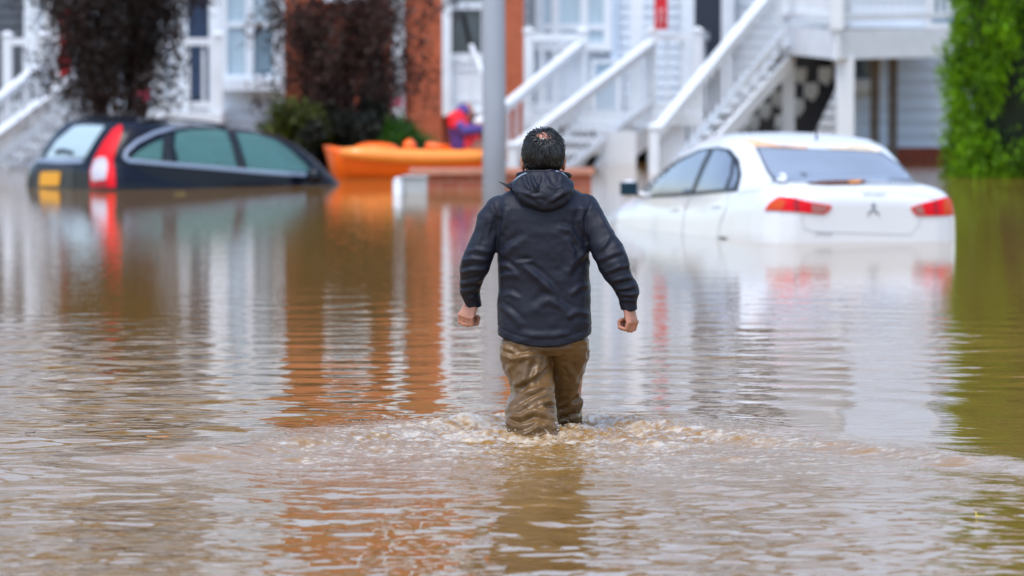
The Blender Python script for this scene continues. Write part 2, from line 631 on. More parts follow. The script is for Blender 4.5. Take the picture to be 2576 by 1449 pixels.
def col_positions():
    t = [0.0]
    while t[-1] < 3.9:
        t.append(t[-1] + (0.0115 if t[-1] < 1.35 else 0.020))
    for x in (4.4, 5, 6, 8, 12, 18, 30, 60, 120):
        t.append(float(x))
    t = np.array(t)
    return np.concatenate([-t[::-1], t[1:]])


def row_positions():
    y = [-60.0, -20, 0, 8, 12, 14, 15]
    while y[-1] < 78:
        c = y[-1]
        d = 0.05 if c < 18.5 else 0.020 if c < 22.8 else 0.0115 if c < 26.9 else 0.026 if c < 36 else 0.045 if c < 50 else 0.12
        y.append(c + d)
    y += [80, 84, 90, 100, 120, 160, 250, 500, 1200]
    return np.array(y)


tcol, yrow = col_positions(), row_positions()
scale_row = np.clip(yrow, 20, 80) / 25.7
Xg = tcol[None, :] * scale_row[:, None] + MAN_X * 0.7
Yg = np.repeat(yrow[:, None], len(tcol), 1)
Zg = water_z(Xg, Yg)
edge = np.clip((4.1 - np.abs(tcol)) / 0.3, 0, 1)[None, :] * np.clip((yrow - 15.5) / 2, 0, 1)[:, None] * np.clip((78 - yrow) / 3, 0, 1)[:, None]
Zg = Zg * edge
nr, nc = Xg.shape
idx = np.arange(nr * nc).reshape(nr, nc)
Fg = np.stack([idx[:-1, :-1], idx[:-1, 1:], idx[1:, 1:], idx[1:, :-1]], -1).reshape(-1, 4)
wme = grid_mesh('flood_water', np.stack([Xg, Yg, Zg], -1).reshape(-1, 3), Fg)


def water_material():
    m = bpy.data.materials.new('muddy_water')
    m.use_nodes = True
    nt = m.node_tree
    b = nt.nodes['Principled BSDF']
    b.inputs['IOR'].default_value = 1.333
    b.inputs['Specular IOR Level'].default_value = 0.66
    b.inputs['Roughness'].default_value = 0.015
    tc = nt.nodes.new('ShaderNodeTexCoord')
    mp = nt.nodes.new('ShaderNodeMapping')
    mp.inputs['Scale'].default_value = (0.5, 0.22, 1)
    nt.links.new(tc.outputs['Object'], mp.inputs['Vector'])
    n = nt.nodes.new('ShaderNodeTexNoise')
    n.inputs['Scale'].default_value = 1.0
    n.inputs['Detail'].default_value = 4
    nt.links.new(mp.outputs[0], n.inputs['Vector'])
    cr = nt.nodes.new('ShaderNodeMix')
    cr.data_type = 'RGBA'
    cr.inputs['A'].default_value = (0.235, 0.120, 0.026, 1)
    cr.inputs['B'].default_value = (0.295, 0.162, 0.044, 1)
    nt.links.new(n.outputs['Fac'], cr.inputs['Factor'])
    # foam plus painted glints where the wader stirs the water (stored with the surface)
    at_ = nt.nodes.new('ShaderNodeAttribute')
    at_.attribute_name = 'froth_glint'
    fm = nt.nodes.new('ShaderNodeMix')
    fm.data_type = 'RGBA'
    fm.inputs['B'].default_value = (0.66, 0.60, 0.50, 1)
    nt.links.new(at_.outputs['Fac'], fm.inputs['Factor'])
    nt.links.new(cr.outputs['Result'], fm.inputs['A'])
    nt.links.new(fm.outputs['Result'], b.inputs['Base Color'])
    # finest capillary ripples
    mp2 = nt.nodes.new('ShaderNodeMapping')
    mp2.inputs['Scale'].default_value = (9, 14, 1)
    nt.links.new(tc.outputs['Object'], mp2.inputs['Vector'])
    n2 = nt.nodes.new('ShaderNodeTexNoise')
    n2.inputs['Scale'].default_value = 1.0
    n2.inputs['Detail'].default_value = 2
    nt.links.new(mp2.outputs[0], n2.inputs['Vector'])
    bp = nt.nodes.new('ShaderNodeBump')
    bp.inputs['Distance'].default_value = 0.0012
    bp.inputs['Strength'].default_value = 1.0
    nt.links.new(n2.outputs['Fac'], bp.inputs['Height'])
    # bubbles and small chop of the churned water
    n3 = nt.nodes.new('ShaderNodeTexNoise')
    n3.inputs['Scale'].default_value = 46.0
    n3.inputs['Detail'].default_value = 3
    nt.links.new(tc.outputs['Object'], n3.inputs['Vector'])
    at2 = nt.nodes.new('ShaderNodeAttribute')
    at2.attribute_name = 'churned'
    ml = nt.nodes.new('ShaderNodeMath')
    ml.operation = 'MULTIPLY'
    nt.links.new(n3.outputs['Fac'], ml.inputs[0])
    nt.links.new(at2.outputs['Fac'], ml.inputs[1])
    bp3 = nt.nodes.new('ShaderNodeBump')
    bp3.inputs['Distance'].default_value = 0.0075
    bp3.inputs['Strength'].default_value = 1.0
    nt.links.new(ml.outputs[0], bp3.inputs['Height'])
    nt.links.new(bp.outputs['Normal'], bp3.inputs['Normal'])
    nt.links.new(bp3.outputs['Normal'], b.inputs['Normal'])
    return m


_a = BOW[1] - Yg
_lat = Xg - BOW[0]
_core = np.exp(-((_lat / 0.85) ** 2 + ((_a - 0.9) / 0.85) ** 2))
_spread = np.exp(-((_lat / (0.5 + 0.5 * np.clip(_a, 0, 9))) ** 2) - (np.clip(_a - 1.0, 0, 9) / 1.9) ** 2) * (_a > -0.05)
_fn = fbm(Xg * 9, Yg * 6, 0 * Xg, 31, 3)
_fn2 = fbm(Xg * 55, Yg * 38, 0 * Xg, 32, 2)
_fan = np.clip(1.15 - np.abs(_lat) / (0.62 + 0.62 * np.clip(_a + .15, 0, 9)), 0, 1) * np.exp(-np.clip(_a - 0.9, 0, 9) / 1.1) * np.clip((_a + 0.12) / 0.15, 0, 1)
_fan = np.clip(_fan * 1.6, 0, 1)
_streak = fbm(Xg * 5, Yg * 13, 0 * Xg, 33, 3)
froth_glint = _fan * np.clip(0.17 + 0.32 * _fn + 0.50 * _fn2 + 0.42 * _streak + 0.20 * _core, 0, 1)
froth_glint = np.clip(froth_glint + np.clip((_fn2 + 0.4 * _streak - 0.62) * 4, 0, 1) * np.clip(_spread * 2, 0, 1) * 0.8, 0, 1)  # bright speckles painted as glints on the stirred water
froth_glint *= 0.62
churned = np.clip(_fan * 1.2 + 0.3 * _spread, 0, 1)
ca = wme.attributes.new('churned', 'FLOAT', 'POINT')
ca.data.foreach_set('value', churned.ravel().astype(np.float32))
fa = wme.attributes.new('froth_glint', 'FLOAT', 'POINT')
fa.data.foreach_set('value', froth_glint.ravel().astype(np.float32))
M['water'] = water_material()
water = link('flood_water', wme, M['water'], smooth=True)
water['kind'] = 'structure'

bed = MB()
bed.box(-300, 300, -60, 1200, -1.6, -1.5)
bedo = bed.build('ground', mat('ground_mud', (0.12, 0.085, 0.05), 0.9, var=0.2))
bedo['kind'] = 'structure'

exec_parts = True

# ------------------------------------------------------------------ the apartment building
def zx(u, v, Y):
    p = at(u, v, Y)
    return p.x, p.z


def pbox(mb, u0, u1, v0, v1, Y, depth, z0=None, z1=None):
    """box whose front face covers the given picture rectangle at distance Y"""
    x0, za = zx(u0, v1, Y)
    x1, zb = zx(u1, v0, Y)
    mb.box(x0, x1, Y, Y + depth, za if z0 is None else z0, zb if z1 is None else z1)


def lapped(mb, x0, x1, Y, z0, z1, pitch=0.125, lap=0.022):
    """clapboard wall: every board leans out at its foot"""
    z = z0
    while z < z1 - 1e-3:
        t = min(z + pitch, z1)
        mb.add([(x0, Y - lap, z), (x1, Y - lap, z), (x1, Y, t), (x0, Y, t), (x0, Y + 0.25, z), (x1, Y + 0.25, z), (x1, Y + 0.25, t), (x0, Y + 0.25, t)],
               [(0, 1, 2, 3), (0, 4, 5, 1), (1, 5, 6, 2), (3, 2, 6, 7), (0, 3, 7, 4), (4, 7, 6, 5)])
        z = t


EAVE = 8.4
bld = thing('apartment_building', 'long apartment building with pale siding and orange-red brick behind the flood', 'building', (0, 70, 0))


def siding(name, u0, u1, Y, z0, z1, m, pitch=0.125):
    mb = MB()
    lapped(mb, zx(u0, 0, Y)[0], zx(u1, 0, Y)[0], Y, z0, z1, pitch)
    return mb.build(name, M[m], bld)


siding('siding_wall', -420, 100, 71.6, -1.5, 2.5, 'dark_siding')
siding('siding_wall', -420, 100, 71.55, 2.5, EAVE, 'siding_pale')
siding('siding_wall', 96, 548, 71.5, -1.5, EAVE, 'siding_pale')
siding('siding_wall', 546, 714, 70.0, -1.5, EAVE, 'siding_pale', 0.15)
siding('siding_wall', 1318, 2140, 70.9, -1.5, EAVE, 'siding_pale')
siding('siding_wall', 2138, 2760, 69.6, 0.13, EAVE, 'siding', 0.165)
mb = MB()
pbox(mb, 714, 1113, 0, 1, 70.0, 0.3, -1.5, EAVE)
mb.build('brick_wall', M['brick'], bld)
mb = MB()
pbox(mb, 1222, 1318, 0, 1, 70.0, 0.3, -1.5, EAVE)
mb.build('brick_wall', M['brick'], bld)
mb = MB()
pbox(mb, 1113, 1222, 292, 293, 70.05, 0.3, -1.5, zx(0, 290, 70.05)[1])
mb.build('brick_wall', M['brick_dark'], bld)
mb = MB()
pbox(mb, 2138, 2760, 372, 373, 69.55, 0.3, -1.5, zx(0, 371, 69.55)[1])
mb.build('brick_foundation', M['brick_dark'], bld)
mb = MB()   # roof slab with eaves; above the frame but mirrored in the water
mb.box(-9, 9, 69.0, 82, EAVE, EAVE + 0.3)
mb.prism([(-9, 68.9, EAVE + 0.3), (-9, 76, EAVE + 3.2), (-9, 82.2, EAVE + 0.3)], (18, 0, 0))
mb.build('roof', M['roof'], bld)
mb = MB()   # floors and back wall close the house
mb.box(-9, 9, 73, 73.3, -1.5, EAVE)
mb.build('back_wall', M['dark_siding'], bld)


def window(u0, u1, v0, v1, Y, frame=10, mull_u=(), mull_v=(), pane='pane', label=None, bar=7, dark=()):
    """window part (frame bars) with one pane sub-part, or a second darker pane"""
    f = MB()
    s = FPX / Y
    x0, zt = zx(u0, v0, Y)
    x1, zb = zx(u1, v1, Y)
    w = frame / s
    D = 0.10
    f.box(x0, x0 + w, Y - D, Y, zb, zt)
    f.box(x1 - w, x1, Y - D, Y, zb, zt)
    f.box(x0 + w, x1 - w, Y - D, Y, zt - w, zt)
    f.box(x0 + w, x1 - w, Y - D, Y, zb, zb + w)
    bw = bar / s
    mull_u, mull_v = sorted(mull_u), sorted(mull_v)
    xs = [x0 + w] + [zx(u, 0, Y)[0] for u in mull_u] + [x1 - w]
    for u in mull_u:
        xm = zx(u, 0, Y)[0]
        f.box(xm - bw * 0.7, xm + bw * 0.7, Y - D * 0.95, Y, zb + w, zt - w)
    zs = [zt - w] + [zx(0, v, Y)[1] for v in mull_v] + [zb + w]
    for v in mull_v:
        zm = zx(0, v, Y)[1]
        for i in range(len(xs) - 1):
            a = xs[i] + (bw * 0.7 if i else 0)
            b_ = xs[i + 1] - (bw * 0.7 if i < len(xs) - 2 else 0)
            f.box(a, b_, Y - D * 0.8, Y, zm - bw / 2, zm + bw / 2)
    o = f.build('window', M['white'], bld)
    if label:
        o['label'] = label
    p, d = MB(), MB()
    for i in range(len(xs) - 1):
        for j in range(len(zs) - 1):
            (d if (i, j) in dark else p).box(xs[i], xs[i + 1], Y - 0.045, Y - 0.01, zs[j + 1], zs[j])
    if p.v:
        p.build('pane', M[pane], o)
    if d.v:
        d.build('pane', M['pane_dark'], o)['label'] = 'dark blue pane with no blind behind'
    return o


# left: the double window over the white sill
window(560, 700, -260, 200, 69.95, 12, (628,), (-100, 62), 'pane', 'white double-hung window pair, one lower pane dark', 14, dark=((1, 2),))
mb = MB()
pbox(mb, 552, 708, 201, 228, 69.72, 0.25)
mb.build('window_sill', M['white'], bld)
mb = MB()
pbox(mb, 545, 559, 0, 200, 69.9, 0.12, None, 5.6)
pbox(mb, 701, 715, 0, 228, 69.9, 0.12, -1.5, EAVE)
mb.build('corner_trim', M['white'], bld)
# brick part: downspout, window above the frame
mb = MB()
x0, _ = zx(986, 0, 69.8)
x1, _ = zx(1017, 0, 69.8)
mb.box(x0, x1, 69.84, 69.98, -1.2, EAVE)
mb.build('downspout', M['white'], bld)
window(815, 932, -330, 5, 69.96, 16, (), (-160,), 'pane')
# narrow bay with the storm door
mb = MB()
xa, xb = zx(1113, 0, 70)[0], zx(1222, 0, 70)[0]
s70 = FPX / 70.0
mb.box(xa, xa + 0.11, 69.85, 70.05, 0.53, EAVE)
mb.box(xb - 0.05, xb, 69.85, 70.05, 0.53, EAVE)
mb.box(xa + 0.11, xb - 0.05, 69.9, 70.05, 0.53, 0.60)
mb.box(xa + 0.11, xb - 0.05, 69.9, 70.05, 2.75, EAVE)
mb.build('door_frame', M['white'], bld)
mb = MB()
mb.box(xa + 0.11, xb - 0.05, 69.98, 70.04, 0.60, zx(0, 150, 70)[1])
mb.box(xa + 0.11, xb - 0.05, 69.955, 69.98, zx(0, 150, 70)[1] - 0.04, zx(0, 134, 70)[1])
mb.box(xa + 0.15, xb - 0.09, 69.962, 69.98, 0.70, 0.76)
mb.box(xa + 0.15, xb - 0.09, 69.962, 69.98, 1.08, 1.13)
door1 = mb.build('door', M['white'], bld)
door1['label'] = 'white storm door with dark glass above'
mb = MB()
mb.box(xa + 0.11, xb - 0.05, 70.0, 70.03, zx(0, 134, 70)[1], 2.75)
mb.build('pane', M['pane_deep'], door1)
mb = MB()
mb.box(xa + 0.11, xb - 0.05, 69.97, 70.0, zx(0, 24, 70)[1], zx(0, 3, 70)[1])
mb.build('door_bar', M['siding_pale'], door1)
mb = MB()
mb.prism([(zx(1158, 0, 70)[0], 69.985, zx(0, 36, 70)[1]), (zx(1172, 0, 70)[0], 69.985, zx(0, 36, 70)[1]), (zx(1192, 0, 70)[0], 69.985, zx(0, 130, 70)[1]), (zx(1180, 0, 70)[0], 69.985, zx(0, 130, 70)[1])], (0, 0.012, 0))
mb.build('curtain', M['black'], door1)
mb = MB()
mb.tube([at(1186, 116, 67.5), at(1218, 192, 66.8), at(1222, 215, 66.8)], 0.03, 8)
mb.tube([at(1186, 116, 67.5), at(1186, 300, 67.5)], 0.015, 6)
mb.build('handrail', M['white'], bld)
# right: pale blue window over the porch, and the tall side light under it
window(1345, 1540, -300, 128, 70.86, 22, (1398, 1470), (68, -120), 'pane', None, 15)
window(1488, 1560, 150, 285, 70.86, 9, (), (), 'pane', None)
mb = MB()
pbox(mb, 1534, 1556, -500, 280, 70.82, 0.1, None, EAVE)
mb.build('downspout', M['siding'], bld)
# doors
for (u0, u1, m, Y) in ((468, 526, 'navy', 71.4), (1746, 1814, 'navy_dark', 70.8)):
    mb = MB()
    x0, _ = zx(u0, 0, Y)
    x1, _ = zx(u1, 0, Y)
    mb.box(x0, x1, Y - 0.06, Y - 0.03, 0.55, 2.7)
    for a, b_ in ((0.75, 1.15), (1.3, 2.5)):
        mb.box(x0 + 0.05, x1 - 0.05, Y - 0.075, Y - 0.06, a, b_)
    d = mb.build('door', M[m], bld)
    d['label'] = 'dark navy front door in a white frame'
    mb = MB()
    mb.box(x0 - 0.16, x0, Y - 0.12, Y - 0.03, 0.55, 2.84)
    mb.box(x1, x1 + 0.16, Y - 0.12, Y - 0.03, 0.55, 2.84)
    mb.box(x0, x1, Y - 0.12, Y - 0.03, 2.7, 2.84)
    mb.build('door_frame', M['white'], d)
# wall windows that only the water shows: second floor
for (u0, u1) in ((120, 230), (300, 410), (1600, 1700), (1850, 1960)):
    window(u0, u1, -640, -330, 71.4 if u0 < 500 else 70.85, 10, ((u0 + u1) / 2,), (-485,), 'pane_dark')
window(560, 700, -660, -350, 69.95, 12, (628,), (-500,), 'pane')
window(1140, 1200, -700, -380, 69.9, 8, (), (-540,), 'pane')
# right wing: windows under and over the deck, dark porch opening
window(2112, 2218, 90, 206, 69.56, 8, (), (), 'pane_dark')
mb = MB()
pbox(mb, 2108, 2222, 206, 232, 69.40, 0.2)
mb.build('window_sill', M['white'], bld)
window(2330, 2480, -330, 70, 69.56, 12, (2405,), (-130,), 'pane_dark')
mb = MB()
pbox(mb, 1740, 1965, -310, -160, 70.80, 0.1)
mb.build('porch_opening', M['navy_dark'], bld)
mb = MB()
pbox(mb, 60, 95, 0, 1, 71.45, 0.12, 0.2, EAVE)
pbox(mb, 120, 330, -420, -150, 71.4, 0.08)
mb.build('corner_trim', M['white'], bld)

# ------------------------------------------------------------------ railings and stairs
def rail_run(parent, p0, p1, h=0.92, gap=0.14, foot=0.10, w=0.09, bal=0.036, top_h=0.085):
    """one balustrade: hand rail p0-p1 (its top), bottom rail, balusters"""
    p0, p1 = Vector(p0), Vector(p1)
    mb = MB()
    dz = Vector((0, 0, top_h / 2))
    mb.beam(p0 - dz, p1 - dz, w + 0.03, top_h)
    lo = Vector((0, 0, h - foot))
    mb.beam(p0 - lo, p1 - lo, w * 0.7, 0.075)
    n = max(2, int((p1 - p0).length / gap))
    for i in range(1, n):
        p = p0.lerp(p1, i / n)
        mb.beam(p - lo + Vector((0, 0, 0.03)), p - Vector((0, 0, top_h)), bal, bal)
    return mb.build('balustrade', M['white'], parent)


def post(parent, x, y, z0, z1, w=0.11, m='white', cap=True):
    mb = MB()
    mb.box(x - w / 2, x + w / 2, y - w / 2, y + w / 2, z0, z1)
    if cap:
        c = w / 2 + 0.018
        mb.box(x - c, x + c, y - c, y + c, z1, z1 + 0.03)
        mb.add([(x - c, y - c, z1 + 0.03), (x + c, y - c, z1 + 0.03), (x + c, y + c, z1 + 0.03), (x - c, y + c, z1 + 0.03), (x, y, z1 + 0.07)],
               [(0, 1, 4), (1, 2, 4), (2, 3, 4), (3, 0, 4)])
    return mb.build('post', M[m], parent)


def flight(parent, a0, a1, b0, b1, n, rise_to, drop=-1.3):
    """treads between two sloping lines a (far side) and b (near side), from the top a0/b0 to the foot a1/b1"""
    a0, a1, b0, b1 = map(Vector, (a0, a1, b0, b1))
    tr = MB()
    for i in range(n):
        t0, t1 = i / n, (i + 1) / n
        pa, qa, pb, qb = a0.lerp(a1, t0), a0.lerp(a1, t1 + 0.02), b0.lerp(b1, t0), b0.lerp(b1, t1 + 0.02)
        z = a0.z + (a1.z - a0.z) * (i + 0.6) / n
        poly = [(pa.x, pa.y, z), (qa.x, qa.y, z), (qb.x, qb.y, z), (pb.x, pb.y, z)]
        tr.prism(poly, (0, 0, -0.045))
    tr.build('treads', M['white_wet'], parent)
    for p, q in ((a0, a1), (b0, b1)):
        st = MB()
        st.beam(p - Vector((0, 0, 0.14)), q - Vector((0, 0, 0.14)), 0.05, 0.26)
        st.build('stringer', M['white'], parent)


# middle porch with its stair going down to the left
YP = 68.5
porch = thing('porch', 'white porch in the middle with stair rails running down to the left behind the pole', 'porch', (at(1540, 0, YP).x, YP, 0))
fz = zx(0, 290, YP)[1]
tz = zx(0, 85, YP)[1]
mb = MB()
pbox(mb, 1322, 1768, 0, 1, YP - 0.1, 2.3, fz - 0.12, fz)
mb.build('porch_floor', M['white_wet'], porch)
xs = {u: zx(u, 0, YP)[0] for u in (1330, 1465, 1604, 1640, 1755)}
for u, zt in ((1330, tz), (1465, tz), (1640, tz), (1755, tz)):
    post(porch, xs[u], YP, -1.4, zt + 0.02)
post(porch, xs[1604], YP + 0.4, -1.4, 5.0, 0.15, cap=False)
rail_run(porch, (xs[1330], YP, tz), (xs[1465], YP, tz), tz - fz)
rail_run(porch, (xs[1640], YP, tz), (xs[1755], YP, tz), tz - fz)
rail_run(porch, (xs[1755], YP, tz), (xs[1755] + 0.15, YP + 2.0, tz), tz - fz)
A0, A1 = at(1465, 100, YP), at(1262, 268, 67.0)
B0, B1 = at(1640, 100, YP), at(1290, 368, 65.4)
rail_run(porch, A0, A1, 0.86, 0.165, 0.10)
rail_run(porch, B0, B1, 0.86, 0.165, 0.10)
post(porch, A1.x, A1.y, -1.4, A1.z)
post(porch, B1.x, B1.y, -1.4, B1.z)
dn = Vector((0, 0, tz - fz))
flight(porch, A0 - dn * 0.98, A1 - dn * 0.98, B0 - dn * 0.98, B1 - dn * 0.98, 6, fz)
mb = MB()   # boxed-in side below the porch
pbox(mb, 1650, 1722, 305, 306, YP + 0.05, 0.08, -1.4, fz - 0.14)
mb.build('skirt_board', M['white_wet'], porch)
mb = MB()
pbox(mb, 1500, 1600, 330, 331, 67.4, 0.08, -1.4, zx(0, 330, 67.4)[1])
mb.build('skirt_board', M['white_wet'], porch)
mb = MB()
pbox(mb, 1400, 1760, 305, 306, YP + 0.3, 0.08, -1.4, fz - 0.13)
mb.build('skirt_shade', M['black'], porch)  # black panel paints the shade below the porch floor

# left porch and the stair that runs out of the frame at the left
YL = 68.5
lporch = thing('porch', 'white porch at the far left with its stair rails sloping out of the frame', 'porch', (at(300, 0, YL).x, YL, 0))
fzl = zx(0, 285, YL)[1]
tzl = zx(0, 96, YL)[1]
mb = MB()
pbox(mb, 0, 556, 0, 1, YL - 0.1, 2.8, fzl - 0.14, fzl)
mb.build('porch_floor', M['white_wet'], lporch)
lx = {u: zx(u, 0, YL)[0] for u in (18, 104, 128, 400, 460, 548)}
for u in (18, 104, 400, 548):
    post(lporch, lx[u], YL, -1.4, tzl + 0.02)
post(lporch, lx[128], YL + 0.1, -1.4, 5.0, 0.20, cap=False)
post(lporch, lx[460] - 0.06, YL + 1.2, -1.4, 5.0, 0.10, cap=False)
post(lporch, lx[548] - 0.06, YL + 0.6, -1.4, 5.0, 0.13, cap=False)
rail_run(lporch, (lx[18], YL, tzl), (lx[104], YL, tzl), tzl - fzl)
rail_run(lporch, (lx[400], YL, tzl), (lx[548], YL, tzl), tzl - fzl, 0.17)
A0, A1 = at(112, 150, YL - 0.1), at(-60, 285, 66.8)
B0, B1 = at(185, 190, YL - 0.3), at(-60, 372, 65.4)
rail_run(lporch, A0, A1, 0.86, 0.15)
rail_run(lporch, B0, B1, 0.80, 0.16)
post(lporch, B0.x, B0.y, -1.4, B0.z)
dn = Vector((0, 0, 0.83))
flight(lporch, A0 - dn, A1 - dn, B0 - dn, B1 - dn, 6, fzl)
mb = MB()
q0, q1 = at(-120, 395, 65.5), at(190, 395, 68.3)
mb.prism([(q0.x, q0.y, -1.4), (q1.x, q1.y, -1.4), (q1.x, q1.y, 0.10), (q0.x, q0.y, -0.1)], (0, 0.06, 0))
mb.build('skirt_board', M['white_wet'], lporch)
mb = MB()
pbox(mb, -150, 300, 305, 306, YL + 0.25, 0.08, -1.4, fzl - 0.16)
mb.build('skirt_shade', M['dark_siding'], lporch)  # dark panel paints the shade behind the left stair

# upper deck at the right with the long stair
deck = thing('deck', 'raised white deck on posts at the right with a long stair up to it', 'deck', (3.7, 66, 0))
C0 = at(2105, 0, 65.0)
zt, zb = zx(0, 76, 65.0)[1], zx(0, 150, 65.0)[1]
PC = Vector((C0.x, 65.0, 0))
PL = Vector((zx(1968, 0, 66.6)[0], 66.6, 0))
PR = Vector((zx(2440, 0, 66.3)[0], 66.3, 0))
PLb, PRb = Vector((PL.x + 0.6, 69.5, 0)), Vector((PR.x - 0.2, 69.5, 0))
lift = {0: 0.0, 1: 0.055, 2: 0.03, 3: 0.055, 4: 0.055}
ring = [(PC, 0), (PR, 2), (PRb, 3), (PLb, 4), (PL, 1)]
mb = MB()
for (p, i), (q, j) in ((ring[0], ring[1]), (ring[4], ring[0])):      # fascia boards
    a, b_ = p.copy(), q.copy()
    n = Vector((-(b_ - a).y, (b_ - a).x, 0)).normalized() * 0.06
    mb.add([(a.x, a.y, zb + lift[i]), (b_.x, b_.y, zb + lift[j]), (b_.x, b_.y, zt + lift[j]), (a.x, a.y, zt + lift[i]),
            (a.x + n.x, a.y + n.y, zb + lift[i]), (b_.x + n.x, b_.y + n.y, zb + lift[j]), (b_.x + n.x, b_.y + n.y, zt + lift[j]), (a.x + n.x, a.y + n.y, zt + lift[i])],
           [(0, 1, 2, 3), (4, 7, 6, 5), (0, 4, 5, 1), (3, 2, 6, 7), (0, 3, 7, 4), (1, 5, 6, 2)])
mb.build('fascia', M['white_wet'], deck)
mb = MB()
mb.prism([(p.x * 1.0, p.y + 0.07, zt + 0.0) for p, i in ring], (0, 0, -0.04))
mb.build('deck_floor', M['wood'], deck)
mb = MB()
for k in range(9):
    y = 65.5 + k * 0.42
    f_ = min(1, (y - 65.0) / 1.5)
    xa = PC.x + (PL.x - PC.x) * f_ + 0.08
    xb = PC.x + (PR.x - PC.x) * min(1, (y - 65.0) / 1.3) - 0.12
    mb.box(xa, xb, y, y + 0.05, zb + 0.05, zt - 0.05)
mb.build('joists', M['wood_under'], deck)
rz = zx(0, 45, 65.0)[1]
hz = rz + 0.93
for (p, i), (q, j) in (((PL, 1), (PC, 0)), ((PC, 0), (PR, 2))):
    a = Vector((p.x, p.y + 0.05, hz + lift[i]))
    b_ = Vector((q.x, q.y + 0.05, hz + lift[j]))
    rail_run(deck, a, b_, hz - zt - 0.02, 0.115, 0.12, 0.10, 0.042)
rail_run(deck, (PL.x, PL.y + 0.05, hz + .05), (PLb.x, PLb.y, hz + .05), hz - zt - 0.02, 0.115, 0.12, 0.10, 0.042)
for p, i, w in ((PC, 0, 0.15), (PL, 1, 0.15), (PR, 2, 0.13)):
    post(deck, p.x + 0.0, p.y + 0.06, zt + lift[i] + 0.002, hz + 0.06 + lift[i], w)
for u, Y, w, m in ((1984, 66.7, 0.145, 'white'), (2126, 65.22, 0.20, 'white'), (2201, 68.0, 0.105, 'wood'), (2247, 68.4, 0.105, 'wood'), (2425, 66.45, 0.15, 'white')):
    post(deck, zx(u, 0, Y)[0], Y, -1.4, zb + 0.03, w, m, cap=False)
# long stair
T0, T1 = at(1975, -70, 66.2), at(1645, 330, 64.2)       # near hand rail
rail_run(deck, T0, T1, 0.80, 0.14, 0.13, 0.10, 0.036, 0.10)
post(deck, T1.x, T1.y, -1.4, T1.z + 0.03)
S0, S1 = at(1972, 100, 66.2), at(1700, 430, 64.2)
F0, F1 = at(2010, 118, 68.0), at(1748, 420, 66.0)
tr = MB()
n = 12
for i in range(n):
    pa, pb = F0.lerp(F1, (i + .5) / n), S0.lerp(S1, (i + .5) / n)
    run = (S1 - S0) / n
    tr.prism([(pa.x + run.x * .55, pa.y, pb.z), (pa.x - run.x * .55, pa.y, pb.z), (pb.x - run.x * .55, pb.y, pb.z), (pb.x + run.x * .55, pb.y, pb.z)], (0, 0, -0.045))
tr.build('treads', M['white_wet'], deck)
mb = MB()
mb.beam(at(1985, 158, 66.3), at(1740, 432, 64.25), 0.05, 0.16)
mb.build('stringer', M['white'], deck)


def sawtooth(u0, v0, Y0, u1, v1, Y1, n, size, m, name):
    """cut stringer: a row of step-shaped blocks"""
    mb = MB()
    p0, p1 = at(u0, v0, Y0), at(u1, v1, Y1)
    d = (p1 - p0) / n
    for i in range(n):
        p = p0 + d * i
        mb.prism([(p.x, p.y, p.z + size * 0.45), (p.x + d.x * 0.95, p.y + d.y, p.z + size * 0.45), (p.x + d.x * 1.0, p.y + d.y, p.z - size * 0.25), (p.x + d.x * 0.35, p.y, p.z - size * 0.55), (p.x, p.y, p.z - size * 0.1)], (0, 0.05, 0))
    return mb.build(name, M[m], deck)


sawtooth(2030, 190, 68.0, 1850, 370, 66.8, 6, 0.20, 'white_wet', 'cut_stringer')
sawtooth(2130, 150, 68.8, 1950, 350, 67.9, 5, 0.22, 'white_wet', 'cut_stringer')
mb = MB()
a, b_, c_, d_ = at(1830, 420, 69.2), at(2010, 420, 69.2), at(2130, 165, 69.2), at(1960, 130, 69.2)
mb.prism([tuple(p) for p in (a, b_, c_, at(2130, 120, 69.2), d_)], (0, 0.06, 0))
mb.build('stair_shade', M['black'], deck)  # flat black panel standing in for shade under the deck stair

# ------------------------------------------------------------------ small things in front of the house
def banner(u0, u1, v0, v1, Y, label, letters):
    o = thing('banner', label, 'banner', tuple(at((u0 + u1) / 2, v1, Y)), 'red banners on the porches')
    mb = MB()
    x0, z0 = zx(u0, v1, Y)
    x1, z1 = zx(u1, v0, Y)
    nz = 24
    vs, fs = [], []
    for k in range(nz + 1):
        z = z0 + (z1 - z0) * k / nz
        for x in (x0, (x0 + x1) / 2, x1):
            vs.append((x, Y + 0.02 * math.sin(z * 5 + x * 9), z))
    for k in range(nz):
        for c in range(2):
            i = k * 3 + c
            fs.append((i, i + 1, i + 4, i + 3))
    vs += [(x, y + 0.012, z) for x, y, z in vs]
    m0 = (nz + 1) * 3
    fs += [tuple(i + m0 for i in f[::-1]) for f in fs]
    mb.add(vs, fs)
    mb.build('cloth', M['red'], o, fix=False)
    mb = MB()
    for (a, b_, c, d) in letters:
        xa, zb_ = zx(a, d, Y)
        xb, za_ = zx(b_, c, Y)
        mb.box(xa, xb, Y - 0.034, Y - 0.024, zb_, za_)
    mb.build('print', M['banner_white'], o)
    mb = MB()
    mb.beam((x0 - 0.03, Y + .01, z1 + 0.01), (x1 + 0.03, Y + .01, z1 + 0.01), 0.03, 0.03)
    mb.beam(((x0 + x1) / 2, Y, z1), ((x0 + x1) / 2, Y + 0.5, z1 + 0.05), 0.02, 0.02)
    mb.build('bracket', M['white'], o)
    return o


def strokes(u0, u1, v0, v1, n):
    r = random.Random(n)
    out = []
    for k in range(n):
        a = v0 + (v1 - v0) * k / n
        b_ = a + (v1 - v0) / n * 0.62
        out.append((u0, u0 + (u1 - u0) * 0.28, a, b_))
        out.append((u0 + (u1 - u0) * r.choice((0.4, 0.7)), u1, a, a + (b_ - a) * r.choice((0.35, 1.0))))
    return out


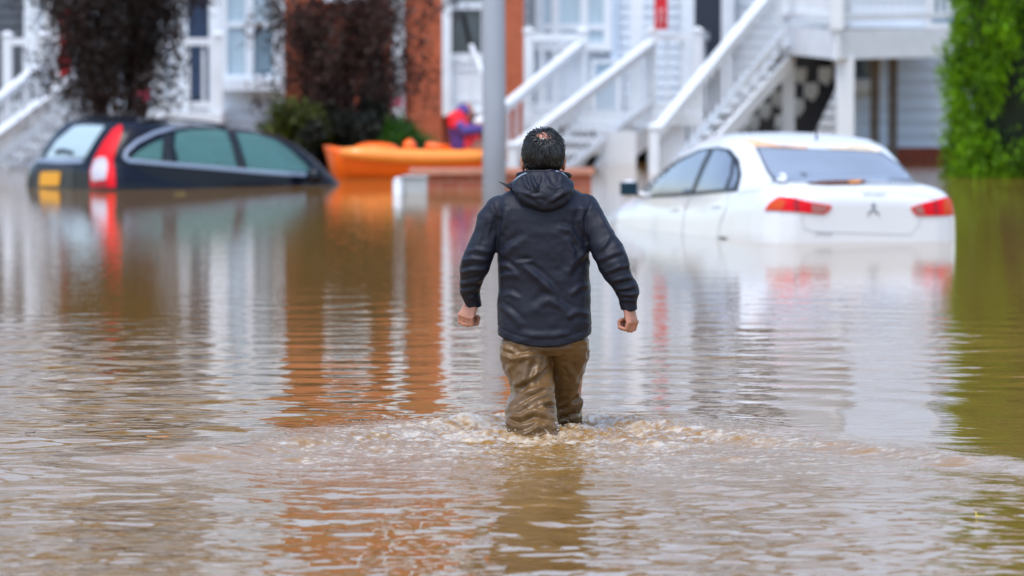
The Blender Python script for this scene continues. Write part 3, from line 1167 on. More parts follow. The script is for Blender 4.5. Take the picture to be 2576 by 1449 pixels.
banner(1646, 1680, -92, 74, 68.2, 'red vertical banner hanging over the middle porch rail', strokes(1656, 1671, 22, 62, 6))
banner(150, 180, 6, 196, 68.2, 'red vertical banner hanging beside the far left porch column, half behind bare branches', strokes(156, 170, 48, 106, 7))

pole = thing('light_pole', 'plain grey light pole standing in the water behind the wading man', 'pole', tuple(at(1242.5, 505, 55.25)))
pb = at(1243, 505, 55.25)
mb = MB()
mb.tube([(pb.x, pb.y, -1.4), (pb.x, pb.y, 1.0), (pb.x - 0.012, pb.y, 3.0), (pb.x - 0.03, pb.y, 7.5)], [0.114, 0.113, 0.110, 0.09], 28)
mb.build('shaft', M['pole'], pole, smooth=True)
mb = MB()
mb.tube([(pb.x - 0.03, pb.y, 7.45), (pb.x - 0.03, pb.y - 0.7, 7.75), (pb.x - 0.03, pb.y - 1.3, 7.75)], [0.04, 0.035, 0.035], 10)
mb.box(pb.x - 0.18, pb.x + 0.12, pb.y - 1.9, pb.y - 1.25, 7.70, 7.84)
mb.build('lamp_head', M['pole'], pole)

wall = MB()
WY = 58.6
x0 = zx(1036, 0, WY)[0]
x1 = zx(1488, 0, WY)[0]
wall.box(x0, x1, WY, WY + 0.4, -1.4, 0.155)
wl = thing('garden_wall', 'low brick wall with a lighter cap just above the water behind the pole', 'wall', ((x0 + x1) / 2, WY + .2, 0))
wall.build('wall', M['brick_low'], wl)
cap = MB()
cap.box(x0 - 0.03, x1 + 0.03, WY - 0.05, WY + 0.45, 0.155, 0.21)
cap.build('cap', mat('brick_cap', (0.46, 0.20, 0.13), 0.7, var=0.15), wl)

ub = thing('utility_box', 'grey utility box with a pale round meter, half drowned beside the orange boat', 'utility box', tuple(at(1035, 490, 57.1)))
b0 = at(1012, 446, 57.1)
b1 = at(1074, 446, 57.1)
mb = MB()
mb.box(b0.x, b1.x, 57.1, 57.4, -0.9, b0.z)
mb.box(b0.x - 0.01, b1.x + 0.01, 57.08, 57.42, b0.z, b0.z + 0.012)
mb.build('cabinet', M['box_grey'], ub)
mb = MB()
m0 = at(1001, 470, 57.05)
mb.tube([(m0.x, m0.y, -0.9), (m0.x, m0.y, m0.z + 0.05)], 0.05, 14)
mb.ball((m0.x, m0.y, m0.z + 0.05), 0.05, 14, 8)
mb.build('meter', mat('meter_pale', (0.55, 0.58, 0.60), 0.4), ub, smooth=True)

# ------------------------------------------------------------------ cars
def sgp(c, e):
    return math.copysign(abs(c) ** e, c)


def car_shell(low, green, mtx, voxel=0.02, n_low=5.5, n_green=5.5, iters=14):
    """body: a lofted lower shell joined with a lofted cabin, returned in world space"""
    mb = MB()
    rings = []
    K = 40
    for (y, hw, ztop, zbot) in low:
        zc, hz = (ztop + zbot) / 2, (ztop - zbot) / 2
        r = []
        for k in range(K):
            a = 2 * math.pi * k / K
            x = hw * sgp(math.cos(a), 2 / n_low)
            z = zc + hz * sgp(math.sin(a), 2 / n_low)
            if z > zc:                                   # shoulders lean in
                x *= 1 - 0.055 * ((z - zc) / hz) ** 2
            r.append((x, y, z))
        rings.append(r)
    mb.loft(rings)
    rings = []
    for (z, yr, yf, hw) in green:
        yc, hy = (yr + yf) / 2, (yf - yr) / 2
        r = []
        for k in range(K * 2):
            a = 2 * math.pi * k / (K * 2)
            sx, sy = sgp(math.cos(a), 2 / n_green), sgp(math.sin(a), 2 / n_green)
            bow = 1 - 0.04 * abs(sy) ** 3
            r.append((hw * sx * bow, yc + hy * sy, z + 0.02 * (1 - sx * sx)))
        rings.append(r)
    mb.loft(rings)
    mb.v = [tuple(mtx @ Vector(p)) for p in mb.v]
    return fuse(mb, voxel, iters, 0.5)


def bvh_of(me):
    return BVHTree.FromPolygons([v.co.copy() for v in me.vertices], [tuple(p.vertices) for p in me.polygons])


def smooth_poly(poly, n=3):
    """rounds a picture-space outline (Catmull-Rom)"""
    out = []
    m = len(poly)
    for i in range(m):
        p0, p1, p2, p3 = [Vector(poly[(i + k - 1) % m]) for k in range(4)]
        for k in range(n):
            t = k / n
            out.append(tuple(0.5 * ((2 * p1) + (p2 - p0) * t + (2 * p0 - 5 * p1 + 4 * p2 - p3) * t * t + (3 * p1 - p0 - 3 * p2 + p3) * t ** 3)))
    return out


def panel(bvh, poly, step, off, thick, name, m, parent, mirror=None, rounding=0, extra=False):
    """a panel that lies on a curved surface: its outline is measured along sight lines, its points sit on the surface"""
    if rounding:
        poly = smooth_poly(poly, rounding)
    b = bmesh.new()
    vs = [b.verts.new((u, v, 0)) for u, v in poly]
    b.faces.new(vs)
    us, vv = [p[0] for p in poly], [p[1] for p in poly]
    for ax, lo, hi in ((0, min(us), max(us)), (1, min(vv), max(vv))):
        c = lo + step
        while c < hi:
            co = (c, 0, 0) if ax == 0 else (0, c, 0)
            no = (1, 0, 0) if ax == 0 else (0, 1, 0)
            bmesh.ops.bisect_plane(b, geom=b.verts[:] + b.edges[:] + b.faces[:], plane_co=co, plane_no=no)
            c += step
    bmesh.ops.triangulate(b, faces=[f for f in b.faces if len(f.verts) > 4])
    miss, nrm = [], {}
    b.verts.index_update()
    for v in b.verts:
        d = ray(v.co.x, v.co.y)
        h = bvh.ray_cast(EYE, d)
        if h[0] is None:
            miss.append((v, d))
            continue
        v.co = h[0] + h[1] * off
        nrm[v.index] = h[1]
    cu, cv = sum(us) / len(us), sum(vv) / len(vv)
    for v, d in miss:                         # a point past the edge of the body slides back onto it
        u0, v0 = v.co.x, v.co.y
        for k in range(1, 60):
            t = k / 60
            h = bvh.ray_cast(EYE, ray(u0 + (cu - u0) * t, v0 + (cv - v0) * t))
            if h[0] is not None:
                v.co = h[0] + h[1] * off
                nrm[v.index] = h[1]
                break
    b.verts.index_update()
    top = [v.co.copy() for v in b.verts]
    low = [v.co - nrm.get(v.index, Vector((0, -1, 0))) * thick for v in b.verts]
    n0 = len(top)
    fs = []
    for f in b.faces:
        ids = [v.index for v in f.verts]
        nn = sum((nrm.get(k, Vector((0, -1, 0))) for k in ids), Vector())
        if (top[ids[1]] - top[ids[0]]).cross(top[ids[2]] - top[ids[0]]).dot(nn) < 0:
            ids = ids[::-1]
        fs.append(tuple(ids))
        fs.append(tuple(k + n0 for k in ids[::-1]))
    for e in b.edges:
        if len(e.link_faces) == 1:
            p, q = e.verts[0].index, e.verts[1].index
            fs.append((p, q, q + n0, p + n0))
    b.free()
    me = bpy.data.meshes.new(name)
    me.from_pydata(top + low, [], fs)
    b = bmesh.new()
    b.from_mesh(me)
    b.to_mesh(me)
    b.free()
    o = link(name, me, m, parent, smooth=False)
    if mirror is not None:
        me2 = me.copy()
        me2.transform(mirror)
        me2.flip_normals()
        link(name, me2, m, parent)
    return o


def strip(bvh, line, w, off, thick, name, m, parent, mirror=None):
    """a thin band along a picture-space polyline"""
    L, R_ = [], []
    n = len(line)
    for i in range(n):
        a, c = Vector(line[max(i - 1, 0)]), Vector(line[min(i + 1, n - 1)])
        d = (c - a).normalized()
        nrm = Vector((-d.y, d.x)) * w / 2
        L.append(tuple(Vector(line[i]) + nrm))
        R_.append(tuple(Vector(line[i]) - nrm))
    return panel(bvh, L + R_[::-1], 14, off, thick, name, m, parent, mirror)


# --- white saloon, seen from behind on the left, nose away to the left
def pose(p, head, pitch, roll):
    """heading: degrees turned to the left from +Y; pitch: nose up; roll: left side up"""
    return Matrix.Translation(p) @ Matrix.Rotation(math.radians(head), 4, 'Z') @ Matrix.Rotation(math.radians(pitch), 4, 'X') @ Matrix.Rotation(math.radians(roll), 4, 'Y')


sed_root = at(2174, 612, 45.8)
SED = pose(Vector((sed_root.x, sed_root.y, -0.635)), 16.5, -0.6, 1.9)
sed = thing('white_car', 'white saloon car standing in the flood up to its bumper, orange leaves on its roof', 'car', (sed_root.x, sed_root.y, 0))
s_low = [(0.00, .62, .98, .30), (0.05, .76, 1.05, .24), (0.16, .83, 1.115, .20), (0.35, .865, 1.13, .18), (0.75, .88, 1.11, .17), (1.3, .885, 1.03, .17), (2.2, .885, .985, .17),
         (3.1, .885, .965, .17), (3.45, .88, .95, .17), (4.0, .865, .905, .17), (4.45, .82, .83, .18), (4.7, .72, .74, .2), (4.82, .58, .65, .25)]
s_green = [(0.85, .36, 4.0, .86), (1.00, .50, 3.72, .855), (1.08, .62, 3.48, .84), (1.20, .86, 3.10, .80), (1.31, 1.10, 2.76, .755), (1.40, 1.30, 2.46, .705), (1.455, 1.50, 2.25, .63), (1.475, 1.68, 2.08, .52), (1.485, 1.82, 1.95, .34)]
sme = car_shell(s_low, s_green, SED)
sbody = link('body', sme, M['car_white'], sed, smooth=True)
SB = bvh_of(sme)
P_ = lambda poly, name, m, off=0.006, thick=0.010, step=14, rnd=0: panel(SB, poly, step, off, thick, name, M[m], sed, rounding=rnd)
# side glass behind a black frame
P_([(1600, 500), (1640, 452), (1700, 405), (1760, 376), (1806, 370), (1838, 376), (1860, 402), (1866, 440), (1856, 482), (1700, 494)], 'side_frame', 'trim_black', 0.004, 0.010, 12)
P_([(1628, 490), (1660, 452), (1712, 409), (1764, 382), (1784, 379), (1764, 420), (1740, 483)], 'side_window', 'fog_glass_side', 0.009, 0.010, 12)
P_([(1752, 482), (1778, 422), (1800, 377), (1828, 382), (1842, 400), (1838, 440), (1824, 475)], 'side_window', 'fog_glass_side', 0.009, 0.010, 12)
P_([(1836, 474), (1846, 440), (1850, 412), (1857, 430), (1856, 452), (1848, 472)], 'quarter_window', 'fog_glass_side', 0.009, 0.010, 12)
# rear glass
P_([(1900, 372), (1912, 371), (2030, 375), (2140, 379), (2215, 383), (2262, 412), (2310, 468), (2180, 467), (2040, 463), (1950, 461), (1928, 432), (1912, 396)], 'rear_window_seal', 'seal', 0.004, 0.010, 16)
P_([(1908, 376), (2030, 379), (2140, 383), (2210, 387), (2254, 414), (2298, 463), (2180, 463), (2040, 459), (1955, 457), (1934, 430), (1918, 398)], 'rear_window', 'fog_glass', 0.009, 0.010, 16)
# lamps
lampL = P_([(1925, 529), (1938, 511), (1958, 497), (1990, 497), (2030, 507), (2092, 517), (2086, 530), (2072, 539), (2000, 533)], 'tail_lamp', 'lamp_red', 0.012, 0.02, 9)
lampR = P_([(2290, 523), (2312, 514), (2350, 505), (2380, 497), (2390, 505), (2397, 541), (2360, 543), (2304, 542)], 'tail_lamp', 'lamp_red', 0.012, 0.02, 9)
for lamp, polys in ((lampL, (([(1930, 527), (1944, 510), (1960, 501), (1976, 508), (1968, 529)], 'lamp_orange', 'turn_lens'), ([(2040, 513), (2086, 519), (2080, 528), (2068, 536), (2042, 534)], 'lamp_smoke', 'reverse_lens'), ([(1996, 503), (2010, 506), (2010, 531), (1998, 530)], 'lamp_dark', 'lens_divider'))),
                    (lampR, (([(2370, 504), (2386, 503), (2394, 538), (2372, 540)], 'lamp_orange', 'turn_lens'), ([(2296, 523), (2316, 516), (2326, 538), (2306, 539)], 'lamp_smoke', 'reverse_lens'), ([(2346, 509), (2354, 508), (2358, 540), (2350, 540)], 'lamp_dark', 'lens_divider')))):
    for poly, m, nm in polys:
        panel(SB, poly, 9, 0.016, 0.006, nm, M[m], lamp)
# shut lines, handles, badge and lettering
strip(SB, [(1956, 500), (1990, 482), (2050, 476), (2250, 483), (2330, 492), (2360, 503)], 2.0, 0.0035, 0.006, 'boot_shut_line', M['seam'], sed)
strip(SB, [(2016, 540), (2022, 574), (2046, 582), (2290, 590), (2310, 566), (2318, 546)], 2.0, 0.0035, 0.006, 'boot_shut_line', M['seam'], sed)
strip(SB, [(1836, 478), (1828, 520), (1812, 560), (1806, 596)], 2.0, 0.0035, 0.006, 'door_shut_line', M['seam'], sed)
strip(SB, [(1740, 486), (1722, 530), (1716, 590)], 2.0, 0.0035, 0.006, 'door_shut_line', M['seam'], sed)
strip(SB, [(1792, 519), (1816, 516)], 6, 0.012, 0.012, 'door_handle', M['car_white'], sed)
strip(SB, [(1688, 527), (1712, 524)], 6, 0.012, 0.012, 'door_handle', M['car_white'], sed)
P_([(1806, 598), (1818, 595), (1830, 599), (1830, 608), (1806, 608)], 'tow_hook_hole', 'trim_black', 0.004, 0.006, 8)
for i, (cx, cy) in enumerate(((2197, 517), (2188.5, 533), (2205.5, 534))):       # three lozenges
    tip = {0: [(0, -8), (5.5, 0), (0, 8), (-5.5, 0)], 1: [(8.5, -8), (3, 0), (-8, 7.5), (-2.5, -1)], 2: [(-8.5, -8), (2.5, -1), (8, 7.5), (-3, 0)]}[i]
    P_([(cx + a, cy + b_) for a, b_ in tip], 'badge', 'badge', 0.010, 0.008, 12)


def lettering(text, bvh, u, v, size_px, parent, m, name):
    cu = bpy.data.curves.new('txt', 'FONT')
    cu.body = text
    cu.align_x = 'CENTER'
    cu.size = 1.0
    cu.resolution_u = 2
    o = bpy.data.objects.new('txt', cu)
    COL.objects.link(o)
    dg = bpy.context.evaluated_depsgraph_get()
    me = bpy.data.meshes.new_from_object(o.evaluated_get(dg))
    bpy.data.objects.remove(o)
    for vtx in me.vertices:
        uu, vv = u + vtx.co.x * size_px * 1.15, v - vtx.co.y * size_px
        h = bvh.ray_cast(EYE, ray(uu, vv))
        if h[0] is not None:
            vtx.co = h[0] + h[1] * 0.010
    return link(name, me, m, parent)


lettering('MITSUBISHI', SB, 2199, 494, 10, sed, M['badge'], 'badge_lettering')
lettering('LANCER', SB, 2071, 592, 10, sed, M['badge'], 'badge_lettering')
# mirror, aerial
mp_ = at(1583, 492, 48.15)
mb = MB()
mb.ball((mp_.x, mp_.y, mp_.z + 0.06), (0.085, 0.05, 0.072), 16, 10)
mb.beam((mp_.x + 0.06, mp_.y, mp_.z + 0.01), (mp_.x + 0.18, mp_.y + 0.02, mp_.z - 0.0), 0.05, 0.05)
mirror_s = mb.build('wing_mirror', M['car_white'], sed, smooth=True)
mb = MB()
mb.box(mp_.x - 0.078, mp_.x + 0.07, mp_.y - 0.062, mp_.y - 0.045, mp_.z + 0.005, mp_.z + 0.115)
mb.build('mirror_glass', mat('mirror_glass_dark', (0.012, 0.035, 0.055), 0.4, spec=0.1), mirror_s)
hit = SB.ray_cast(EYE, ray(2054, 352))
if hit[0] is not None:
    h0 = hit[0]
    mb = MB()
    mb.tube([h0, h0 + Vector((0, 0.01, 0.03)), h0 + Vector((0, -0.04, 0.10))], [0.012, 0.008, 0.004], 8)
    mb.build('aerial', M['trim_black'], sed)
# orange wet leaves lying along the roof edge and on the boot
def on_body(bvh, poly, name, m, label, cat, off=0.006, group=None):
    c = bvh.ray_cast(EYE, ray(sum(p[0] for p in poly) / len(poly), sum(p[1] for p in poly) / len(poly)))[0]
    o = panel(bvh, poly, 10, off, 0.008, name, M[m], FakeParent(c))
    tag(o, label, cat, group)
    return o


class FakeParent:
    def __init__(s, c):
        s.location = c if c is not None else Vector((0, 45, 0))


_attach = attach


def attach(o, parent):
    if isinstance(parent, FakeParent):
        return
    _attach(o, parent)


M['leaf_litter'] = mat('leaf_litter', (0.62, 0.36, 0.22), 0.6, var=0.5, var_scale=7)
M['leaf_litter_pale'] = mat('leaf_litter_pale', (0.78, 0.64, 0.48), 0.6, var=0.3, var_scale=9)
on_body(SB, [(1868, 352), (1900, 350), (1925, 357), (1960, 366), (2030, 369), (2032, 374), (1960, 372), (1912, 368), (1900, 371), (1885, 362)], 'leaf_litter', 'leaf_litter', 'streak of orange leaf litter along the left of the white car roof edge', 'leaf litter')
on_body(SB, [(2080, 372), (2120, 366), (2170, 364), (2205, 371), (2218, 380), (2206, 383), (2150, 379), (2090, 376)], 'leaf_litter', 'leaf_litter_pale', 'pale orange leaf litter on the right of the white car roof edge', 'leaf litter')
on_body(SB, [(2030, 464), (2060, 459), (2100, 457), (2140, 456), (2166, 452), (2180, 462), (2150, 466), (2080, 467)], 'wet_leaf', 'brown', 'dark brown wet leaf strip lying at the foot of the white car rear window', 'leaf', 0.014)
on_body(SB, [(2132, 459), (2140, 453), (2158, 450), (2168, 457), (2160, 464), (2138, 465)], 'wet_leaf', 'rust', 'small orange leaf on the brown leaf strip behind the white car rear window', 'leaf', 0.02)
on_body(SB, [(1957, 462), (1958, 448), (1966, 443), (1976, 446), (1980, 456), (1976, 464)], 'washer_cap', 'paper', 'small white cap at the left foot of the white car rear window', 'cap', 0.03)

# --- dark estate car, nose away to the right and down
wag_root = at(146, 474, 58.9)
WAG = pose(Vector((wag_root.x, wag_root.y, -0.70)), -52, -4.0, 0.6)
wag = thing('dark_estate_car', 'dark blue-black estate car nose down in the flood with one red tail lamp in view', 'car', (wag_root.x, wag_root.y, 0))
w_low = [(0.00, .68, .93, .22), (0.06, .80, .98, .20), (0.20, .87, 1.0, .18), (0.9, .885, .985, .17), (1.8, .885, .955, .17), (2.5, .885, .94, .17), (3.1, .875, .915, .17), (3.8, .84, .86, .18), (4.3, .74, .76, .2), (4.5, .58, .64, .25)]
w_green = [(0.82, .01, 3.30, .86), (0.98, .03, 3.10, .845), (1.08, .06, 2.95, .825), (1.20, .13, 2.80, .79), (1.30, .20, 2.62, .755), (1.38, .28, 2.40, .705), (1.42, .36, 2.15, .64), (1.44, .52, 1.9, .52), (1.448, .75, 1.6, .34)]
wme_ = car_shell(w_low, w_green, WAG)
WB = bvh_of(wme_)
WAGi = WAG.inverted()
MIR = WAG @ Matrix.Scale(-1, 4, Vector((1, 0, 0))) @ WAGi
side_polys = {
    'front': [(594, 333), (640, 336), (690, 352), (730, 378), (765, 410), (783, 432), (700, 431), (624, 426), (606, 370)],
    'rear': [(443, 332), (480, 327), (540, 326), (570, 331), (584, 372), (596, 421), (520, 414), (450, 409), (439, 366)],
    'quarter': [(328, 398), (350, 380), (380, 362), (410, 350), (406, 405), (370, 402)],
}
rear_poly = [(188, 317), (215, 315), (264, 317), (240, 352), (214, 396), (160, 398), (114, 398), (142, 354)]


def inside(poly, u, v):
    r = False
    n = len(poly)
    for i in range(n):
        (x1, y1), (x2, y2) = poly[i], poly[(i + 1) % n]
        if (y1 > v) != (y2 > v) and u < (x2 - x1) * (v - y1) / (y2 - y1) + x1:
            r = not r
    return r


b = bmesh.new()
b.from_mesh(wme_)
b.normal_update()
kill = []
for f in b.faces:
    c = f.calc_center_median()
    n_ = f.normal
    cl = WAGi @ c
    if cl.x < 0:
        c = MIR @ c
        nl = WAGi.to_3x3() @ n_
        nl.x = -nl.x
        n_ = WAG.to_3x3() @ nl
    if n_.dot(EYE - c) < 0 or cl.z < 0.8:
        continue
    u, v = px(c)
    if any(inside(pl, u, v) for pl in side_polys.values()):
        kill.append(f)
bmesh.ops.delete(b, geom=kill, context='FACES')
b.to_mesh(wme_)
b.free()
wbody = link('body', wme_, M['car_black'], wag, smooth=True)
W_ = lambda poly, name, m, off=0.006, thick=0.010, step=14, rnd=0, mirror=None: panel(WB, poly, step, off, thick, name, M[m], wag, mirror, rnd)
for k, nm in (('front', 'side_window'), ('rear', 'side_window'), ('quarter', 'quarter_window')):
    W_(side_polys[k], nm, 'teal_glass', 0.002, 0.006, 14, 0, MIR)
# bright frame round the side glass, black pillars between
frame_line = [(800, 441), (720, 437), (640, 431), (540, 422), (440, 414), (370, 408), (325, 404), (313, 396), (318, 380), (345, 356), (390, 334), (440, 320), (500, 314), (560, 314), (610, 319), (660, 329)]
strip(WB, frame_line, 9, 0.009, 0.012, 'window_trim', M['chrome'], wag, MIR)
strip(WB, [(580, 324), (592, 370), (609, 424)], 17, 0.007, 0.012, 'door_pillar', M['trim_black'], wag, MIR)
strip(WB, [(424, 338), (421, 370), (424, 408)], 22, 0.007, 0.012, 'door_pillar', M['trim_black'], wag, MIR)
W_(rear_poly, 'rear_window', 'rear_glass', 0.004, 0.010, 14)
lamp = W_([(303, 316), (308, 322), (306, 340), (292, 378), (285, 405), (289, 440), (291, 472), (231, 473), (229, 430), (240, 398), (262, 358), (285, 328)], 'tail_lamp', 'lamp_red', 0.016, 0.025, 10)
panel(WB, [(240, 405), (252, 397), (268, 397), (272, 415), (268, 452), (236, 456), (232, 432)], 10, 0.022, 0.01, 'reverse_lens', M['lamp_clear'], lamp)
panel(WB, [(236, 459), (270, 455), (272, 472), (236, 473)], 10, 0.021, 0.008, 'lens_base', M['lamp_dark'], lamp)
plate_recess = W_([(86, 418), (120, 412), (186, 418), (184, 474), (84, 474)], 'plate_recess', 'trim_black', 0.004, 0.01)
W_([(104, 437), (110, 432), (150, 432), (154, 438), (150, 468), (101, 468)], 'number_plate', 'plate', 0.016, 0.012, 10)
strip(WB, [(142, 384), (160, 380), (186, 386)], 9, 0.02, 0.02, 'wiper', M['trim_black'], wag)
W_([(98, 400), (150, 399), (214, 400), (206, 410), (150, 412), (98, 408)], 'boot_handle', 'chrome', 0.006, 0.01)
# roof rails on feet, wing mirror, seats
rl = [WAG @ Vector((0.52, y, 1.475)) for y in (0.75, 1.1, 1.5, 1.95)]
for sgn in (1, -1):
    mb = MB()
    pts = [WAG @ Vector((sgn * (0.50 if i in (0, 5) else 0.54), y, z)) for i, (y, z) in enumerate(((0.50, 1.40), (0.58, 1.465), (0.95, 1.487), (1.3, 1.485), (1.62, 1.462), (1.70, 1.39)))]
    mb.tube(pts, 0.015, 8)
    for y in (0.58, 1.6):
        p = WAG @ Vector((sgn * 0.53, y, 1.44))
        mb.ball(p, (0.05, 0.06, 0.045), 10, 8)
    mb.build('roof_rail', M['trim_black'], wag, smooth=True)
    mp_ = WAG @ Vector((sgn * 0.99, 2.50, 0.99))
    mb = MB()
    mb.ball(mp_, (0.10, 0.07, 0.085), 14, 10)
    mb.beam(WAG @ Vector((sgn * 0.86, 2.52, 0.96)), mp_, 0.06, 0.05)
    mb.build('wing_mirror', M['car_black'], wag, smooth=True)
for x, y in ((-.37, 1.75), (.37, 1.75), (-.42, 0.95), (.42, 0.95), (0, 0.95)):
    mb = MB()
    rot = (WAG.to_3x3())
    mb.ball(WAG @ Vector((x, y, 0.86)), (0.25, 0.09, 0.28), 14, 10, rot)
    mb.ball(WAG @ Vector((x, y - 0.04, 1.20)), (0.13, 0.06, 0.085), 14, 10, rot)
    mb.beam(WAG @ Vector((x, y - 0.02, 1.05)), WAG @ Vector((x, y - 0.04, 1.2)), 0.05, 0.05)
    mb.build('seat', M['seat'], wag, smooth=True)
mb = MB()
c4 = [WAG @ Vector((x, y, 0.72)) for x, y in ((-.8, .2), (.8, .2), (.8, 3.3), (-.8, 3.3))]
mb.prism([tuple(p) for p in c4], (0, 0, -0.05))
mb.build('cabin_floor', M['seat'], wag)

# ------------------------------------------------------------------ orange boat and its paddler
BY = 62.6
boat = thing('orange_kayak', 'bright orange plastic kayak with a blunt raised end, floating behind the dark car', 'kayak', tuple(at(1030, 443, BY)))
bL, bR = at(826, 443, BY), at(1262, 443, BY + 0.5)
ax = (bR - bL)
ax.z = 0
Lb = ax.length
ax.normalize()
sd = Vector((-ax.y, ax.x, 0))
base = Vector((bL.x, bL.y, 0))


def bp(s, w, z):
    p = base + ax * (s * Lb) + sd * w
    return (p.x, p.y, z)


rings = []
for s, hw, top, bot in ((-0.005, .16, .355, .30), (0.01, .22, .345, .16), (0.04, .28, .330, -.03), (0.12, .34, .30, -.10), (0.3, .37, .27, -.13), (0.5, .38, .255, -.14), (0.7, .37, .26, -.13), (0.88, .32, .28, -.10), (0.97, .22, .30, .0), (1.0, .12, .31, .12)):
    rings.append([bp(s, hw, top), bp(s, hw * 1.03, top - 0.05), bp(s, hw * .92, (top + bot) / 2 - .01), bp(s, hw * .6, bot + .015), bp(s, 0, bot), bp(s, -hw * .6, bot + .015), bp(s, -hw * .92, (top + bot) / 2 - .01), bp(s, -hw * 1.03, top - 0.05), bp(s, -hw, top), bp(s, -hw * .5, top - .005), bp(s, 0, top - .01), bp(s, hw * .5, top - .005)])
mb = MB()
mb.loft(rings)
hull = mb.build('hull', M['orange'], boat, smooth=True)
mb = MB()
mb.tube([bp(s, -0.345 - 0.03 * math.sin(math.pi * s), z) for s, z in ((.03, .285), (.15, .265), (.35, .235), (.55, .222), (.75, .225), (.95, .25))], [.05, .08, .088, .088, .08, .05], 12)
mb.build('rub_rail', M['orange_light'], boat, smooth=True)
mb = MB()
mb.ball(bp(.27, -.02, .315), (.25, .22, .07), 18, 10)
mb.build('deck_hatch', M['orange'], boat, smooth=True)
mb = MB()
mb.ball(bp(.46, -.05, .335), (.075, .16, .085), 16, 10)
mb.build('seat_back', M['orange'], boat, smooth=True)
mb = MB()
mb.tube([bp(.55, -.1, .34), bp(.63, -.1, .325), bp(.74, -.1, .30)], [.045, .04, .03], 10)
mb.build('coaming', M['orange'], boat, smooth=True)
mb = MB()
mb.ball(bp(.68, -.375, .20), (.03, .02, .045), 12, 8)
mb.build('drain_plug', M['pale'], boat, smooth=True)

pad = thing('person', 'person in purple cap and jacket and red life vest sitting in the orange kayak', 'person', bp(.83, 0, .25))
C_ = lambda u, v, dy=0.0: at(u, v, BY + 0.25 + dy)
mb = MB()
mb.tube([C_(1172, 372), C_(1168, 345), C_(1162, 318), C_(1166, 300), C_(1170, 292)], [(.12, .13), (.125, .135), (.12, .14), (.06, .06), (.05, .05)], 14)
mb.ball(C_(1176, 283), (.075, .09, .105), 16, 12)
mb.ball(C_(1190, 285), (.02, .02, .02), 8, 6)
mb.tube([C_(1158, 310, -.17), C_(1172, 332, -.22), C_(1205, 328, -.20), C_(1222, 324, -.15)], [.05, .045, .04, .03], 10)
mb.tube([C_(1164, 310, .17), C_(1185, 334, .22), C_(1208, 328, .18), C_(1222, 322, .1)], [.05, .045, .04, .03], 10)
for dy in (-.1, .1):
    mb.tube([C_(1172, 372, dy), C_(1200, 368, dy), C_(1240, 372, dy)], [.085, .075, .06], 10)
for dy in (-.15, .1):
    for k in range(4):
        mb.tube([C_(1222, 323 + k * 2, dy), C_(1229, 323 + k * 3, dy), C_(1228, 326 + k * 3, dy)], [.009, .008, .007], 6)
bodym = link('body', fuse(mb, .012, 4), M['skin'], pad, smooth=True)
mb = MB()
mb.tube([C_(1170, 374), C_(1167, 345), C_(1161, 318), C_(1165, 302)], [(.15, .16), (.15, .17), (.15, .18), (.085, .09)], 16)
mb.tube([C_(1156, 312, -.18), C_(1170, 331, -.23), C_(1204, 326, -.20), C_(1214, 325, -.17)], [.075, .065, .055, .045], 12)
mb.tube([C_(1162, 312, .18), C_(1185, 334, .23), C_(1204, 328, .18)], [.075, .065, .05], 12)
link('jacket', fuse(mb, .014, 5), M['purple'], pad, smooth=True)
mb = MB()
mb.tube([C_(1153, 322, -.06), C_(1152, 306, -.05), C_(1165, 293, -.02)], [(.10, .17), (.13, .20), (.095, .12)], 14)
mb.tube([C_(1186, 375, -.05), C_(1183, 350, -.03), C_(1180, 335, -.03)], [(.10, .15), (.10, .15), (.07, .12)], 14)
mb.tube([C_(1140, 306, -.12), C_(1152, 316, -.20), C_(1166, 312, -.21), C_(1180, 340, -.16)], [.055, .05, .05, .05], 10)
link('life_vest', fuse(mb, .014, 5), M['vest'], pad, smooth=True)
mb = MB()
mb.ball(C_(1168, 280), (.098, .105, .085), 18, 12)
mb.tube([C_(1180, 288), C_(1196, 292)], [(.05, .03), (.02, .02)], 8)
mb.build('cap', M['purple'], pad, smooth=True)
mb = MB()
mb.ball(C_(1215, 306, .5), (.11, .1, .06), 14, 10)
bag = mb.build('white_bag', M['paper'], None, smooth=True)
tag(bag, 'white bundle held in front of the purple-capped paddler beside the pole', 'bag')

# ------------------------------------------------------------------ the wading man
man = thing('person', 'man in a dark hooded jacket and brown waders wading away through the flood', 'person', (MAN_X, MAN_Y, 0))


def zm(zx_, zy, y=0.0):
    """point on the man's plane measured on the enlarged photo"""
    return Vector((MAN_X + (zx_ - 630) / 1364, MAN_Y + y, 1.3985 - zy / 1364))


def se_ring(xl, xr, yb, yf, z, n=40, e=2.6):
    xc, hw = (xl + xr) / 2, (xr - xl) / 2
    yc, hd = (yb + yf) / 2, (yf - yb) / 2
    out = []
    for k in range(n):
        a = 2 * math.pi * k / n
        out.append((MAN_X + xc + hw * sgp(math.cos(a), 2 / e), MAN_Y + yc + hd * sgp(math.sin(a), 2 / e), z))
    return out


